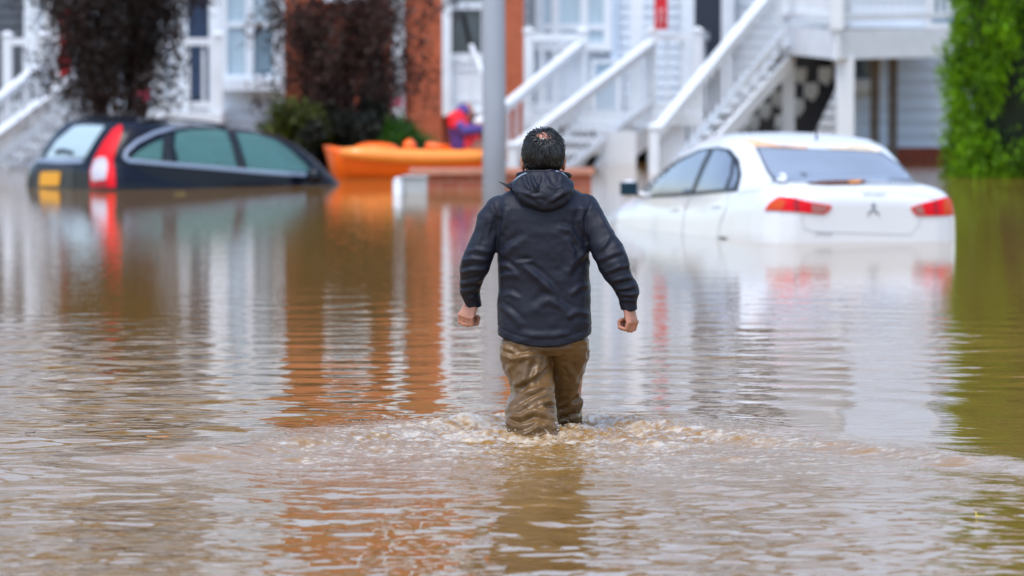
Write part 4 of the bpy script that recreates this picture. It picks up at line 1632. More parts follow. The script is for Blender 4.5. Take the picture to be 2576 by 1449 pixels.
def ridges(me, lines, to_plane, back=True, sharp=1.0):
    """raises cloth folds: each line (picture-plane polyline, height, width) lifts the surface that faces the camera"""
    co, no = get_co(me), get_no(me)
    w = np.clip(-no[:, 1] * 1.5 + 0.25, 0, 1)
    P = co[:, [0, 2]]
    add = np.zeros(len(co))
    for pts, amp, wid in lines:
        q = np.array([[to_plane(*p).x, to_plane(*p).z] for p in pts])
        best = np.full(len(co), 1e9)
        side = np.zeros(len(co))
        tt = np.zeros(len(co))
        n = len(q) - 1
        for i in range(n):
            a, d = q[i], q[i + 1] - q[i]
            t = np.clip(((P - a) @ d) / (d @ d), 0, 1)
            r = P - a - t[:, None] * d
            dist = np.hypot(r[:, 0], r[:, 1])
            m = dist < best
            best = np.where(m, dist, best)
            side = np.where(m, np.sign(d[0] * r[:, 1] - d[1] * r[:, 0]), side)
            tt = np.where(m, (i + t) / n, tt)
        taper = np.sin(np.clip(tt, 0, 1) * math.pi) ** 0.5
        x = best / wid
        prof = np.exp(-x ** 2) - 0.55 * np.exp(-((x - 1.5) / 0.9) ** 2) * (0.5 + 0.5 * side * sharp)
        add += amp * prof * taper
    co += no * (add * w)[:, None]
    set_co(me, co)


def crumple(me, amp, sx, sy, sz, seed, octv=3):
    co, no = get_co(me), get_no(me)
    wx = vnoise(co[:, 0] * 3, co[:, 1] * 3, co[:, 2] * 3, seed + 9) * 0.5
    f = 1 - np.abs(fbm(co[:, 0] * sx + wx, co[:, 1] * sy, co[:, 2] * sz + wx, seed, octv))
    set_co(me, co + no * ((f - 0.65) * amp)[:, None])


def subsmooth(me, it=2):
    b = bmesh.new()
    b.from_mesh(me)
    for _ in range(it):
        bmesh.ops.smooth_vert(b, verts=b.verts, factor=0.5, use_axis_x=True, use_axis_y=True, use_axis_z=True)
    b.to_mesh(me)
    b.free()


# -- body: one skin surface from head to feet; clothes lie over it
HX = MAN_X - 0.006
HC = Vector((HX, MAN_Y + 0.02, 1.250))
mb = MB()
mb.ball(HC + Vector((0, -0.012, 0.012)), (0.079, 0.093, 0.094), 28, 20)                     # skull
mb.ball(HC + Vector((0, 0.030, -0.060)), (0.060, 0.066, 0.072), 24, 16)                     # jaw
mb.ball(HC + Vector((0, 0.100, -0.030)), (0.014, 0.026, 0.022), 12, 8)                      # nose
mb.ball(HC + Vector((0, 0.088, -0.078)), (0.026, 0.014, 0.010), 12, 8)                      # lips
mb.ball(HC + Vector((0, 0.082, -0.112)), (0.026, 0.024, 0.020), 12, 8)                      # chin
for sgn in (-1, 1):
    mb.ball(HC + Vector((sgn * 0.031, 0.086, 0.004)), (0.014, 0.010, 0.009), 10, 8)         # eyes
    mb.ball(HC + Vector((sgn * 0.032, 0.084, 0.026)), (0.026, 0.014, 0.008), 10, 8)         # brows
    rot = Matrix.Rotation(sgn * 0.35, 3, 'Z') @ Matrix.Rotation(sgn * -0.12, 3, 'Y')
    mb.ball(HC + Vector((sgn * 0.087, 0.002, -0.036)), (0.012, 0.022, 0.037), 14, 10, rot)  # ears
    mb.ball(HC + Vector((sgn * 0.095, 0.000, -0.022)), (0.006, 0.018, 0.022), 12, 8, rot)
mb.tube([HC + Vector((0, -0.012, -0.05)), HC + Vector((0, -0.022, -0.11)), HC + Vector((0, -0.03, -0.20))], [(.060, .062), (.058, .060), (.075, .07)], 20)
rings = [se_ring(-.07, .06, -.075, .055, 1.10, 24, 2.2), se_ring(-.17, .15, -.10, .10, 1.045, 24, 2.4), se_ring(-.175, .165, -.115, .12, .95, 24, 2.4), se_ring(-.165, .155, -.11, .12, .75, 24, 2.4), se_ring(-.165, .16, -.12, .12, .55, 24, 2.4), se_ring(-.16, .155, -.11, .11, .42, 24, 2.4)]
mb.loft(rings)
armL = [((350, 505), .045, 0.0), ((305, 610), .046, -.005), ((262, 720), .044, -.012), ((205, 860), .042, -.02), ((182, 960), .038, .03), ((172, 1050), .032, .07), ((190, 1120), .026, .085)]
armR = [((875, 500), .045, 0.0), ((912, 610), .046, -.03), ((970, 720), .044, -.06), ((1050, 880), .042, -.10), ((1105, 980), .038, -.10), ((1140, 1060), .032, -.085), ((1147, 1120), .026, -.075)]
for arm in (armL, armR):
    mb.tube([zm(*p, y) for p, r, y in arm], [r for p, r, y in arm], 16)
for pts in (((-.09, 0, .50), (-.085, -.045, .26), (-.065, -.10, .14), (-.055, -.20, .02), (-.045, -.40, -.40)), ((.105, .01, .50), (.108, .10, .25), (.108, .17, .16), (.116, .26, .03), (.116, .40, -.40))):
    mb.tube([(MAN_X + x_, MAN_Y + y_, z_) for x_, y_, z_ in pts], [.085, .068, .06, .055, .045], 16)


def hand(mb, wrist, mir, yaw, tilt):
    """a loosely closed fist hanging from the wrist; a points to the palm side, d down, y forward"""
    R3 = Matrix.Rotation(tilt, 3, 'Y') @ Matrix.Rotation(yaw, 3, 'Z')

    def h(a, y, d):
        return wrist + R3 @ (Vector((a * mir, y, -d)) * 1.14)
    mb.loft([[h(a * math.cos(t) + c0, y * math.sin(t) + c1, d) for t in [2 * math.pi * k / 16 for k in range(16)]]
             for a, y, d, c0, c1 in ((.021, .027, -.02, 0, 0), (.020, .028, .01, 0, 0), (.019, .036, .045, -.002, 0), (.016, .041, .075, -.008, 0), (.011, .039, .092, -.012, 0))])
    for i, (y, ln) in enumerate(((.031, .96), (.0105, 1.04), (-.0105, 1.0), (-.030, .86))):
        pts = [(-.014, .080), (-.004 + .004 * ln, .080 + .036 * ln), (.030 * ln + .004, .078 + .030 * ln), (.036 * ln, .076 + .004 * ln), (.020, .072)]
        mb.tube([h(a, y * (1 + .06 * (k == 1)), d) for k, (a, d) in enumerate(pts)], [.0122 * (.9 + .1 * ln), .0125 * ln, .0118 * ln, .0104 * ln, .0085], 10)
        mb.ball(h(pts[1][0], y, pts[1][1] - .001), .0132 * ln, 10, 8)
    mb.tube([h(.010, .030, .020), h(.026, .044, .050), h(.044, .038, .080), h(.050, .018, .094), h(.046, .004, .096)], [.015, .0145, .0115, .0105, .008], 10)


hand(mb, zm(190, 1078, .085), 1, 0.85, 0.26)
hand(mb, zm(1146, 1095, -.075), -1, -0.55, -0.05)
bme = fuse(mb, 0.0031, 2, 0.4)
body = link('body', bme, M['skin'], man, smooth=True)

# -- trousers (chest waders below the jacket)
def zt(zx_, zy, y=0.0):
    return Vector((MAN_X + (zx_ - 630) / 1364, MAN_Y + y, 0.6263 - zy / 1364))


mb = MB()
mb.loft([se_ring(-.17, .165, -.10, .10, .60, 40, 2.4), se_ring(-.18, .178, -.11, .11, .50, 40, 2.4), se_ring(-.196, .193, -.122, .125, .43, 40, 2.5), se_ring(-.206, .202, -.132, .13, .38, 40, 2.5), se_ring(-.19, .19, -.10, .10, .345, 40, 2.5)])


def leg(secs, e=2.2):
    rings = []
    for zy, l, r, y, dep in secs:
        p, q = zt(l, zy, y), zt(r, zy, y)
        xc, hw = (p.x + q.x) / 2, (q.x - p.x) / 2
        rings.append([(xc + hw * sgp(math.cos(a), 2 / e), MAN_Y + y + dep * sgp(math.sin(a), 2 / e), p.z) for a in [2 * math.pi * k / 36 for k in range(36)]])
    mb.loft(rings)


leg([(285, 352, 640, .0, .125), (340, 343, 655, -.005, .13), (400, 350, 668, -.015, .128), (460, 375, 675, -.03, .122), (520, 403, 681, -.045, .116), (570, 422, 687, -.06, .112), (615, 424, 692, -.08, .112),
     (655, 398, 692, -.10, .116), (700, 374, 697, -.125, .120), (760, 382, 706, -.16, .116), (815, 400, 714, -.20, .11), (870, 415, 708, -.235, .105), (930, 430, 700, -.27, .10), (1150, 460, 690, -.36, .09), (1400, 470, 680, -.42, .08)])
leg([(285, 660, 908, .005, .125), (340, 634, 908, .02, .13), (400, 644, 902, .045, .126), (450, 650, 884, .07, .118), (520, 656, 872, .10, .112), (570, 660, 858, .125, .108), (615, 661, 849, .15, .106), (650, 663, 860, .17, .108), (695, 666, 871, .195, .11),
     (745, 674, 861, .225, .106), (800, 700, 864, .255, .104), (850, 704, 862, .285, .10), (930, 722, 858, .32, .095), (1400, 730, 840, .42, .08)])
tme = fuse(mb, 0.0052, 5, 0.5)
TF = [
    ([(345, 365), (430, 392), (520, 385), (575, 370)], .010, .013), ([(352, 320), (420, 345), (480, 380), (560, 360)], .007, .012),
    ([(560, 385), (520, 430), (500, 520), (455, 600)], .011, .016), ([(600, 400), (580, 470), (540, 540)], .006, .014),
    ([(660, 420), (600, 480), (500, 530), (425, 565)], .008, .013),
    ([(690, 575), (610, 570), (520, 605), (440, 655), (400, 680)], .013, .014), ([(690, 620), (640, 605), (560, 640), (470, 690), (380, 705)], .011, .013),
    ([(695, 665), (650, 650), (590, 660), (520, 690)], .011, .011), ([(600, 660), (625, 700), (700, 715)], .012, .012),
    ([(705, 770), (640, 735), (560, 705), (480, 742), (400, 735)], .013, .013), ([(385, 765), (450, 800), (530, 790), (600, 760)], .010, .012),
    ([(712, 812), (640, 790), (580, 815), (500, 850), (430, 850)], .013, .012), ([(705, 850), (620, 840), (540, 865)], .010, .010), ([(600, 780), (570, 820), (585, 850)], .008, .010),
    ([(430, 420), (410, 470), (430, 540)], .006, .014),
    ([(905, 370), (860, 430), (820, 520), (780, 600)], .007, .016), ([(855, 545), (835, 620), (868, 690), (850, 760)], .010, .013),
    ([(715, 770), (770, 735), (830, 690), (868, 660)], .011, .013), ([(720, 720), (770, 690), (840, 620)], .009, .012), ([(730, 820), (790, 790), (860, 780)], .009, .011),
    ([(760, 420), (800, 500), (840, 580)], .006, .014),
]
ridges(tme, [(p, a * 1.3, w) for p, a, w in TF], zt)
crumple(tme, 0.010, 7, 7, 11, 41, 3)
crumple(tme, 0.005, 15, 15, 20, 43, 2)
trousers = link('trousers', tme, M['wader'], man, smooth=True)

# -- jacket
mb = MB()
tors = [(.395, -.211, .209, -.150, .150), (.45, -.212, .210, -.152, .155), (.55, -.213, .209, -.150, .158), (.65, -.212, .206, -.148, .155), (.75, -.212, .204, -.146, .15), (.83, -.214, .203, -.146, .145), (.90, -.216, .205, -.146, .138),
        (.96, -.220, .207, -.142, .130), (1.01, -.228, .210, -.134, .12), (1.035, -.228, .210, -.12, .105), (1.06, -.205, .190, -.105, .09), (1.085, -.165, .152, -.095, .078), (1.105, -.132, .120, -.088, .072), (1.125, -.108, .096, -.085, .07), (1.15, -.10, .088, -.08, .075)]
mb.loft([se_ring(xl, xr, yb, yf, z, 44, 2.7) for z, xl, xr, yb, yf in tors])
mb.ball(zm(358, 548), (.072, .085, .072), 20, 14)
mb.ball(zm(872, 540), (.072, .085, .072), 20, 14)
JL = [((352, 545), .066, 0.0), ((306, 610), .072, -.004), ((272, 700), .067, -.010), ((232, 790), .067, -.018), ((203, 870), .0685, -.02), ((190, 920), .063, .0), ((184, 960), .055, .025), ((173, 1010), .0525, .05), ((171, 1055), .052, .068), ((184, 1095), .044, .08), ((191, 1118), .038, .085), ((191, 1145), .037, .088)]
JR = [((878, 545), .066, -.01), ((915, 610), .069, -.03), ((966, 700), .067, -.058), ((1020, 795), .072, -.085), ((1056, 875), .073, -.10), ((1075, 925), .066, -.102), ((1103, 970), .056, -.10), ((1126, 1010), .0535, -.092), ((1144, 1050), .053, -.085), ((1146, 1095), .043, -.078), ((1146, 1120), .0395, -.075), ((1146, 1155), .0385, -.073)]
for arm in (JL, JR):
    pts, rad = [], []
    n = len(arm)
    for i in range(n - 1):
        for t in (0, .5):
            p = tuple(arm[i][0][k] + (arm[i + 1][0][k] - arm[i][0][k]) * t for k in (0, 1))
            pts.append(zm(*p, arm[i][2] + (arm[i + 1][2] - arm[i][2]) * t))
            rad.append(arm[i][1] + (arm[i + 1][1] - arm[i][1]) * t)
    pts.append(zm(*arm[-1][0], arm[-1][2]))
    rad.append(arm[-1][1])
    mb.tube(pts, rad, 22)
# collar that stands round the neck
mb.tube([(HX + .100 * math.cos(t), MAN_Y + .005 + .088 * math.sin(t), 1.145 - .02 * math.sin(t)) for t in [2 * math.pi * k / 28 for k in range(29)]], [(.014, .034)] * 29, 10)
jme = fuse(mb, 0.0055, 8, 0.5)
co = get_co(jme)
# the hem: cut level by pushing it up at the sides, with a rolled edge
x = (co[:, 0] - MAN_X + .001) / .21
low = (np.abs(x) < 1.15) & (co[:, 2] < .60)
t = np.clip((.60 - co[:, 2]) / .21, 0, 1)
co[:, 2] += np.where(low, t * (.052 * x ** 2 - .006), 0)
set_co(jme, co)
JF = [
    ([(470, 850), (550, 920), (640, 1000), (710, 1085)], .008, .022), ([(350, 1120), (430, 1180), (500, 1250)], .005, .018),
    ([(560, 1150), (650, 1085), (720, 1120), (800, 1190)], .006, .022), ([(370, 820), (430, 760), (520, 700)], .006, .022), ([(440, 860), (520, 850), (560, 850)], .004, .010),
    ([(365, 690), (390, 600), (390, 520)], .006, .016), ([(880, 700), (850, 600), (870, 510)], .006, .016), ([(700, 640), (790, 660), (840, 740), (850, 830)], .006, .020),
    ([(760, 700), (800, 790), (790, 880)], .006, .020), ([(900, 780), (830, 840), (760, 930)], .006, .020), ([(345, 960), (400, 930), (470, 940)], .004, .014),
    ([(905, 1000), (840, 1010), (780, 1060)], .005, .016), ([(350, 1060), (420, 1050), (480, 1080)], .004, .014), ([(910, 1180), (820, 1160), (760, 1200)], .005, .016),
    ([(480, 1290), (620, 1310), (780, 1290)], .003, .018), ([(345, 870), (400, 880), (460, 930)], .005, .014),
    # sleeves
    ([(150, 790), (210, 775), (300, 800)], .007, .012), ([(112, 850), (180, 835), (290, 850)], .008, .012), ([(112, 925), (170, 905), (275, 900)], .009, .012), ([(100, 1000), (150, 985), (250, 960)], .010, .011), ([(100, 1045), (150, 1040), (240, 1020)], .009, .010), ([(135, 1100), (180, 1085), (245, 1080)], .006, .009),
    ([(250, 600), (240, 680), (200, 770)], .006, .015), ([(300, 560), (290, 640), (260, 720)], .005, .014),
    ([(1035, 690), (1010, 730), (960, 790)], .008, .013), ([(1110, 790), (1050, 800), (950, 850)], .008, .013), ([(1150, 880), (1090, 880), (985, 925)], .009, .012), ([(1178, 950), (1120, 950), (1030, 975)], .010, .011), ([(1185, 1000), (1140, 1010), (1050, 1020)], .009, .010), ([(1215, 1050), (1160, 1055), (1085, 1050)], .010, .010), ([(1200, 1095), (1140, 1090), (1095, 1085)], .006, .008),
    ([(960, 540), (990, 620), (1040, 700)], .006, .014), ([(1100, 770), (1130, 840), (1150, 920)], .006, .012),
]
ridges(jme, [(p, a * (2.0 if k < 16 else 1.1), w * (0.85 if k < 16 else 0.85)) for k, (p, a, w) in enumerate(JF)], zm)
crumple(jme, 0.0075, 5, 5, 8, 61, 3)
crumple(jme, 0.0030, 15, 15, 19, 63, 2)
ridges(jme, [([(298, 478), (332, 560), (345, 680), (326, 775)], -.0042, .006), ([(924, 468), (888, 560), (880, 680), (902, 770)], -.0042, .006)], zm)
co, no = get_co(jme), get_no(jme)
# stitched hem band and cuffs
hemz = .3985 + .052 * ((co[:, 0] - MAN_X + .001) / .21) ** 2
band = (np.abs(co[:, 0] - MAN_X) < .235) & (co[:, 2] < .56)
g = np.exp(-((co[:, 2] - (hemz + .026)) / .0045) ** 2) * band
co -= no * (g * .0035)[:, None]
set_co(jme, co)
subsmooth(jme, 1)
jacket = link('jacket', jme, M['jacket'], man, smooth=True)

# -- hood lying on the back
top_c = [(396, 392), (430, 362), (470, 333), (515, 308), (560, 297), (620, 299), (680, 297), (725, 303), (765, 332), (800, 358), (812, 372)]
bot_c = [(440, 402), (450, 440), (480, 490), (520, 520), (565, 540), (625, 550), (685, 545), (735, 525), (775, 490), (800, 445), (808, 405)]


def interp_line(pts, t):
    q = np.array(pts, float)
    d = np.concatenate([[0], np.cumsum(np.hypot(*np.diff(q, axis=0).T))])
    d /= d[-1]
    return np.interp(t, d, q[:, 0]), np.interp(t, d, q[:, 1])


NU, NV = 90, 46
tu = np.linspace(0, 1, NU)
tx, ty = interp_line(top_c, tu)
bx, by = interp_line(bot_c, tu)
V = []
for j in range(NV):
    s = j / (NV - 1)
    X = tx + (bx - tx) * s
    Zp = ty + (by - ty) * s
    arch = np.sin(np.pi * np.clip(tu, 0, 1)) ** 0.6
    ytop = -0.015 - 0.088 * arch                     # the neck side stands close to the collar
    ybot = -0.095 - 0.035 * arch
    bulge = -0.062 * np.sin(np.pi * min(1, s * 0.98 + 0.02)) ** 0.75 * (0.35 + 0.65 * arch) * (0.75 + 0.5 * s)
    Yv = ytop + (ybot - ytop) * s + bulge
    for i in range(NU):
        p = zm(X[i], Zp[i], Yv[i])
        V.append((p.x, p.y, p.z))
V = np.array(V)
idx = np.arange(NU * NV).reshape(NV, NU)
F = np.stack([idx[:-1, :-1], idx[1:, :-1], idx[1:, 1:], idx[:-1, 1:]], -1).reshape(-1, 4)
hme = grid_mesh('hood', V, F)
b = bmesh.new()
b.from_mesh(hme)
bmesh.ops.recalc_face_normals(b, faces=b.faces)
if sum(f.normal.y for f in b.faces) > 0:
    bmesh.ops.reverse_faces(b, faces=b.faces)
bmesh.ops.subdivide_edges(b, edges=b.edges[:], cuts=1, use_grid_fill=True)
b.to_mesh(hme)
b.free()
HF = [([(500, 318), (520, 380), (548, 430)], .008, .010), ([(545, 320), (575, 390), (590, 420)], .009, .010), ([(600, 320), (590, 370), (560, 425)], .006, .010), ([(450, 420), (500, 425), (560, 450), (620, 450)], .007, .011),
      ([(640, 330), (655, 380), (690, 400), (740, 385)], .007, .011), ([(790, 400), (740, 430), (680, 470), (640, 480)], .010, .012), ([(560, 470), (620, 500), (700, 500)], .008, .013), ([(730, 330), (725, 400), (745, 440)], .006, .009),
      ([(470, 440), (520, 480), (600, 520), (690, 520), (760, 480)], .008, .012), ([(430, 390), (470, 350), (520, 325)], .006, .009), ([(800, 385), (760, 350), (720, 325)], .006, .009)]
ridges(hme, HF, zm)
crumple(hme, 0.006, 9, 9, 12, 71, 3)
b = bmesh.new()
b.from_mesh(hme)
bmesh.ops.solidify(b, geom=b.faces[:], thickness=0.006)
b.to_mesh(hme)
b.free()
subsmooth(hme, 1)
hood = link('hood', hme, M['jacket'], jacket, smooth=True)
# grey lining showing along the hood opening, one strip each side of the nape
mb = MB()
pts = [zm(x_, y_ + 6, yy) for x_, y_, yy in ((432, 366, -.03), (470, 334, -.05), (515, 308, -.072), (560, 296, -.086), (600, 297, -.092))]
mb.tube(pts, [(.006, .008), (.008, .011), (.009, .012), (.009, .011), (.004, .006)], 10)
mb.build('hood_lining', M['lining'], hood, smooth=True)
mb = MB()
pts = [zm(x_, y_ + 6, yy) for x_, y_, yy in ((662, 297, -.092), (700, 298, -.088), (735, 309, -.07), (764, 330, -.05))]
mb.tube(pts, [(.004, .006), (.009, .010), (.009, .012), (.006, .008)], 10)
mb.build('hood_lining', M['lining'], hood, smooth=True)
mb = MB()   # strap tab sticking out at the left
mb.tube([zm(440, 372, -.05), zm(420, 380, -.06), zm(404, 386, -.06), zm(404, 394, -.06)], [(.010, .014), (.009, .013), (.008, .012), (.005, .008)], 8)
mb.build('hood_tab', M['jacket'], hood, smooth=True)

# -- hair: short, black and wet, thin at the crown
def scalp(th, ph, lift=0.0):
    """th: angle down from the top of the skull, ph: round the head from the back (0) to the front (pi)"""
    d = Vector((math.sin(th) * math.sin(ph), -math.sin(th) * math.cos(ph), math.cos(th)))
    c = HC + Vector((0, -0.012, 0.012))
    p = c + Vector((d.x * (.079 + lift), d.y * (.093 + lift), d.z * (.094 + lift)))
    if d.z < -0.05:                                   # follow the neck below the bulge of the skull
        p.x = c.x + (p.x - c.x) * (1 + 0.10 * -d.z)
        p.z -= 0.012 * (-d.z)
    return p, d


def hairline(ph):
    a = abs((ph + math.pi) % (2 * math.pi) - math.pi)
    return np.interp(a, [0, .8, 1.2, 1.45, 1.75, 2.2, math.pi], [2.32, 2.25, 1.98, 1.58, 1.52, 1.15, 0.95])


def bald(th, ph):
    x, y = th * math.sin(ph), th * math.cos(ph)
    return ((x - 0.04) / 0.50) ** 2 + ((y - 0.55) / 0.33) ** 2 < 1 + 0.5 * math.sin(7 * math.atan2(y - .6, x)) * .6


mb = MB()
nt_, np_ = 44, 72
grid = {}
for i in range(nt_ + 1):
    for j in range(np_):
        ph = 2 * math.pi * j / np_
        th = min(i / nt_ * 2.35, hairline(ph) + 0.04 * math.sin(ph * 23))
        l = 0.0065 + 0.0035 * vnoise(th * 9, ph * 6, 0.0, 81) + 0.002 * vnoise(th * 22, ph * 30, 0.0, 83)
        if i == nt_ or th >= hairline(ph) - 0.06:
            l = 0.001
        grid[i, j] = len(mb.v)
        mb.v.append(tuple(scalp(th, ph, float(l))[0]))
for i in range(nt_):
    for j in range(np_):
        ph = 2 * math.pi * (j + .5) / np_
        th = (i + .5) / nt_ * 2.35
        if th > hairline(ph) or (bald(th, ph) and vnoise(th * 14, ph * 9, 0.0, 85) < 0.35):
            continue
        j2 = (j + 1) % np_
        mb.f.append((grid[i, j], grid[i + 1, j], grid[i + 1, j2], grid[i, j2]))
rnd = random.Random(5)
for k in range(4600):
    ph = rnd.uniform(-math.pi, math.pi)
    th = 2.28 * math.sqrt(rnd.random())
    if th > hairline(ph) - 0.05 or (bald(th, ph) and rnd.random() < 0.80):
        continue
    ln = rnd.uniform(0.30, 0.62) * (1.15 if th < 0.8 else 0.9)
    clump = float(vnoise(th * 5, ph * 5, 0.0, 91))
    # growth runs outward from the whorl at the crown
    wx, wy = 0.05, 0.60
    x, y = th * math.sin(ph), th * math.cos(ph)
    dx, dy = x - wx, y - wy
    r = math.hypot(dx, dy) + 1e-3
    dx, dy = dx / r, dy / r
    a = clump * 0.55 + rnd.gauss(0, 0.25) + 0.35
    dx, dy = dx * math.cos(a) - dy * math.sin(a), dx * math.sin(a) + dy * math.cos(a)
    pts = []
    ok = True
    for s in range(5):
        t = s / 4
        xx, yy = x + dx * ln * t, y + dy * ln * t
        th2, ph2 = math.hypot(xx, yy), math.atan2(xx, yy)
        if th2 > 2.45:
            th2 = 2.45
        lift = 0.006 + (0.010 + 0.004 * clump) * math.sin(t * math.pi * 0.7) + (0.015 * t * rnd.random() ** 2 if th < 0.8 else 0.004 * t * rnd.random())
        pts.append(scalp(th2, ph2, lift)[0])
    w = rnd.uniform(.0010, .0021)
    mb.tube(pts, [w, w * 1.15, w, w * .8, w * .2], 4, cap=False)
hair = mb.build('hair', M['hair'], man, smooth=True, fix=False)
del mb

# ------------------------------------------------------------------ trees and shrubs
def branches(mb, base, n, h, spread, rng, r0=0.035, levels=2, lean=0.0):
    """vase of stems rising from one foot; returns twig points for the leaves"""
    tips = []
    for k in range(n):
        a = 2 * math.pi * k / n + rng.uniform(-.3, .3)
        s = spread * rng.uniform(.35, 1.0)
        pts, rad = [], []
        for i in range(7):
            t = i / 6
            pts.append(Vector((base[0] + math.cos(a) * (0.06 + s * t ** 0.9) + lean * t + 0.04 * math.sin(5 * t + k), base[1] + math.sin(a) * (0.06 + s * t ** 0.9) + 0.04 * math.cos(4 * t + k), base[2] + h * rng.uniform(.97, 1.03) * t)))
            rad.append(r0 * (1 - .8 * t))
        mb.tube(pts, rad, 6)
        tips += pts[2:]
        for j in range(13):
            i = rng.randint(1, 5)
            p = pts[i].lerp(pts[i + 1], rng.random())
            d = Vector((rng.gauss(0, 1), rng.gauss(0, 1), abs(rng.gauss(.9, .5)))).normalized()
            L = (h + 1) * rng.uniform(.08, .24)
            q = [p, p + d * L * .5 + Vector((0, 0, .02)), p + d * L + Vector((rng.gauss(0, .03), rng.gauss(0, .03), L * .2))]
            mb.tube(q, [r0 * .3, r0 * .2, r0 * .08], 5)
            tips += [q[1], q[2], q[2]]
    return [Vector(t) for t in tips]


def myrtle(name, label, u, v, Y, n, h, spread, seed, m, n_leaf, lean=0.0, zmin=0.4):
    p = at(u, v, Y)
    rng = random.Random(seed)
    t = thing(name, label, 'tree', (p.x, p.y, 0), 'dark leaved trees along the building')
    mb = MB()
    tips = branches(mb, (p.x, p.y, -0.9), n, h + 0.9, spread, rng, 0.03, 2, lean)
    mb.build('trunk', M['twig'], t, smooth=True)
    T = np.array([tuple(x) for x in tips])
    T = T[T[:, 2] > zmin]
    wt = np.clip((T[:, 2] - zmin) / 0.9 + 0.12, 0.1, 1.0)
    C = T[RNG.choice(len(T), n_leaf, p=wt / wt.sum())] + RNG.normal(size=(n_leaf, 3)) * np.array([.075, .075, .12])
    d = rand_dirs(n_leaf, 0.5)
    A = d * RNG.uniform(.020, .038, (n_leaf, 1))
    B = np.cross(d, rand_dirs(n_leaf))
    B = B / (np.linalg.norm(B, axis=1, keepdims=True) + 1e-6) * RNG.uniform(.010, .020, (n_leaf, 1))
    leaves('crown', C, A, B, M[m], t)
    return t, p


t1, p1 = myrtle('crape_myrtle', 'dark reddish vase-shaped tree behind the dark estate car', 292, 300, 63.6, 20, 2.5, 0.58, 3, 'myrtle', 31000, 0.05, 0.62)
t2, p2 = myrtle('crape_myrtle', 'dark reddish bushy tree in front of the orange brick', 868, 380, 65.2, 18, 1.75, 0.60, 8, 'myrtle2', 19500, 0.0, 0.15)


def blossom(parent, u, v, Y, r):
    p = at(u, v, Y)
    n = 26
    C = np.array(p) + RNG.normal(size=(n, 3)) * r
    d = rand_dirs(n)
    B = np.cross(d, rand_dirs(n))
    leaves('blossom', C, d * .022, B * .018, M['pink'], parent)


blossom(t1, 366, 236, 63.0, .035)
blossom(t2, 1004, 256, 64.7, .04)


def shrub(label, u, Y, w, h, z0, seed, m, n):
    p = at(u, 380, Y)
    t = thing('shrub', label, 'shrub', (p.x, p.y, 0), 'green shrubs at the foot of the brick')
    rng = random.Random(seed)
    mb = MB()
    for k in range(7):
        a = rng.uniform(0, 6.28)
        mb.tube([(p.x, p.y, -0.9), (p.x + math.cos(a) * w * .2, p.y + math.sin(a) * w * .2, z0), (p.x + math.cos(a) * w * .45, p.y + math.sin(a) * w * .45, z0 + h * .75)], [.015, .012, .005], 5)
    mb.build('stem', M['twig'], t)
    cl = RNG.normal(size=(40, 3)) * np.array([w * .36, w * .36, h * .30]) + np.array([p.x, p.y, z0 + h * .45])
    C = cl[RNG.integers(0, 40, n)] + RNG.normal(size=(n, 3)) * np.array([.07, .07, .07])
    d = rand_dirs(n, .4)
    B = np.cross(d, rand_dirs(n))
    B /= np.linalg.norm(B, axis=1, keepdims=True)
    leaves('foliage', C, d * RNG.uniform(.025, .045, (n, 1)), B * RNG.uniform(.012, .022, (n, 1)), M[m], t)


shrub('bright green leafy shrub to the right of the dark tree trunk', 1012, 64.3, .40, .60, .0, 4, 'shrub', 5000)
shrub('olive green shrub between the dark car roof and the dark tree', 738, 64.4, .42, .42, .30, 5, 'olive_shrub', 4200)
shrub('deep shadowy green shrub under the dark tree by the orange boat', 872, 64.6, .80, .85, -.1, 6, 'shade_shrub', 16000)


# arborvitae: flat upright sprays gathered in clumps round a core painted dark as inner shade
AY = 62.9
ap = at(2596, 443, AY)
arb = thing('arborvitae', 'tall bright green arborvitae at the right edge standing in the flood', 'tree', (ap.x, ap.y, 0))
AH = 6.4


def arb_r(z):
    return 0.90 * np.clip(1.02 - (np.clip(z, 0, AH) / AH) ** 2.2, 0.02, 1) * np.clip(0.90 + z * 0.16, .8, 1.0)


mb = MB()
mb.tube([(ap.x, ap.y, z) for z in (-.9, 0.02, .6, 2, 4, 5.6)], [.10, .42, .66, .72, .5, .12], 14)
mb.build('trunk', M['arbor_shade'], arb, smooth=True)  # swollen dark form, coloured as the shade between the sprays
NC = 760
zc = np.concatenate([RNG.uniform(0.0, AH, NC - 60), RNG.uniform(0, .35, 60)])
ac = RNG.uniform(-math.pi, math.pi, NC)
rc = arb_r(zc) * (0.94 + 0.075 * RNG.normal(size=NC))
cc = np.stack([ap.x + rc * np.cos(ac), ap.y + rc * np.sin(ac), zc], 1)
cs = RNG.uniform(.65, 1.35, NC)
NL = 62000
ci = RNG.integers(0, NC, NL)
g = RNG.normal(size=(NL, 3)) * np.array([.062, .062, .125]) * cs[ci][:, None]
C = cc[ci] + g
C[:, 2] = np.maximum(C[:, 2], 0.02)
out = np.stack([np.cos(ac[ci]), np.sin(ac[ci]), np.zeros(NL)], 1)
d = out * RNG.uniform(.1, .8, (NL, 1)) + np.array([0, 0, 1.0]) + RNG.normal(size=(NL, 3)) * .35
d /= np.linalg.norm(d, axis=1, keepdims=True)
A = d * RNG.uniform(.028, .055, (NL, 1))
B = np.cross(d, rand_dirs(NL))
B /= np.linalg.norm(B, axis=1, keepdims=True)
leaves('crown', C, A, B * RNG.uniform(.012, .022, (NL, 1)), M['arbor'], arb)

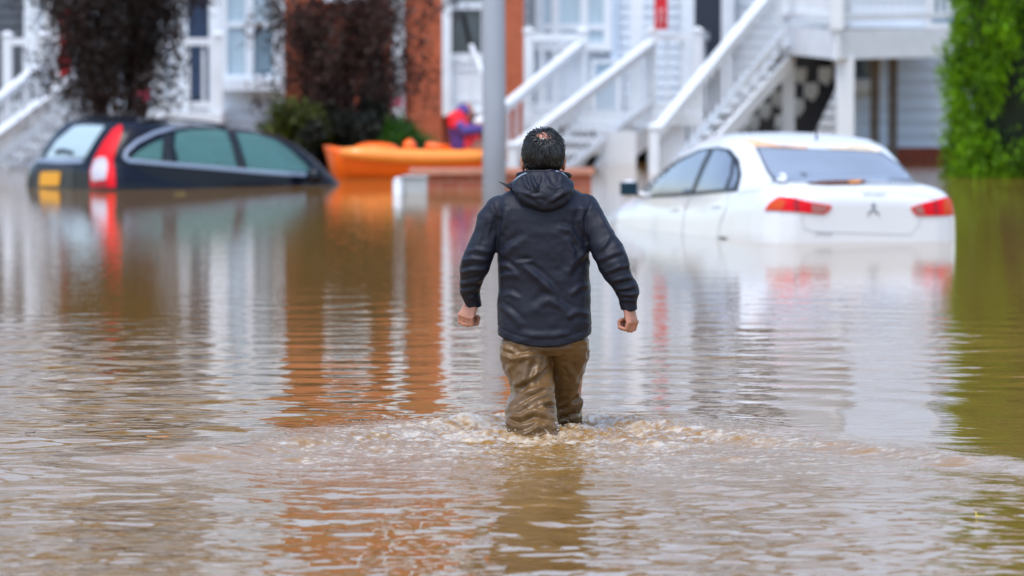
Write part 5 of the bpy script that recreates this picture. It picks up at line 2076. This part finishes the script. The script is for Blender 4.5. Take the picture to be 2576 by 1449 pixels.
# ------------------------------------------------------------------ bits afloat
def floater(u, v, name, label, cat, m, size, ang, group=None):
    Yw = None
    d = ray(u, v)
    Yw = -CAM_H / d.z * d.y
    p = at(u, v, Yw)
    i, j = np.argmin(abs(yrow - p.y)), 0
    z = float(Zg[i, np.argmin(abs(Xg[i] - p.x))]) + .006
    mb = MB()
    c, s_ = math.cos(ang), math.sin(ang)
    out = []
    for a, b_, h in ((-1, 0, .3), (-.45, .42, .1), (.1, .5, .0), (.6, .3, .15), (1.1, 0, .45), (.6, -.32, .25), (.1, -.5, .1), (-.45, -.42, .2)):
        out.append((p.x + (a * c - b_ * s_) * size, p.y + (a * s_ + b_ * c) * size, z + h * size * .35))
    mb.prism(out, (0, 0, .002))
    mb.tube([out[0], (out[0][0] - c * size * .5, out[0][1] - s_ * size * .5, z + size * .15)], [.0025, .002], 5)
    o = mb.build(name, M[m])
    tag(o, label, cat, group)
    return o


floater(405, 1102, 'fallen_leaf', 'curled orange leaf floating left of the man near the wake', 'leaf', 'rust', .045, .4)
floater(78, 1093, 'fallen_leaf', 'brown leaf floating near the left edge of the water', 'leaf', 'brown', .035, 1.1)
floater(457, 488, 'fallen_leaf', 'yellow leaf floating beside the dark estate car', 'leaf', 'yellow_leaf', .05, .2)
tw = MB()
d = ray(2457, 1303)
p = at(2457, 1303, -CAM_H / d.z * d.y)
tw.tube([(p.x, p.y, .0), (p.x - .004, p.y, .025)], [.003, .0025], 5)
tw.tube([(p.x, p.y, .006), (p.x + .03, p.y + .01, .006)], [.003, .002], 5)
tag(tw.build('twig', M['yellow_leaf']), 'tiny pale bent twig floating at the lower right of the water', 'twig')

# drops thrown up round the legs
dm = MB()
rnd = random.Random(12)
for k in range(260):
    lx_, ly_ = rnd.gauss(0, .34), rnd.gauss(-.05, .28)
    xx, yy = MAN_X + lx_, MAN_Y - .15 + ly_
    i = int(np.argmin(abs(yrow - yy)))
    z = float(Zg[i, np.argmin(abs(Xg[i] - xx))])
    r = rnd.uniform(.0012, .0034)
    dm.ball((xx, yy, z + abs(rnd.gauss(0, .02)) + r), (r * rnd.uniform(1, 1.8), r, r), 6, 5)
drops = dm.build('splash_drops', mat('drop_water', (0.40, 0.36, 0.31), 0.05, spec=0.6), smooth=True)
tag(drops, 'fine water drops thrown up round the wading legs', 'splash')
drops['kind'] = 'stuff'
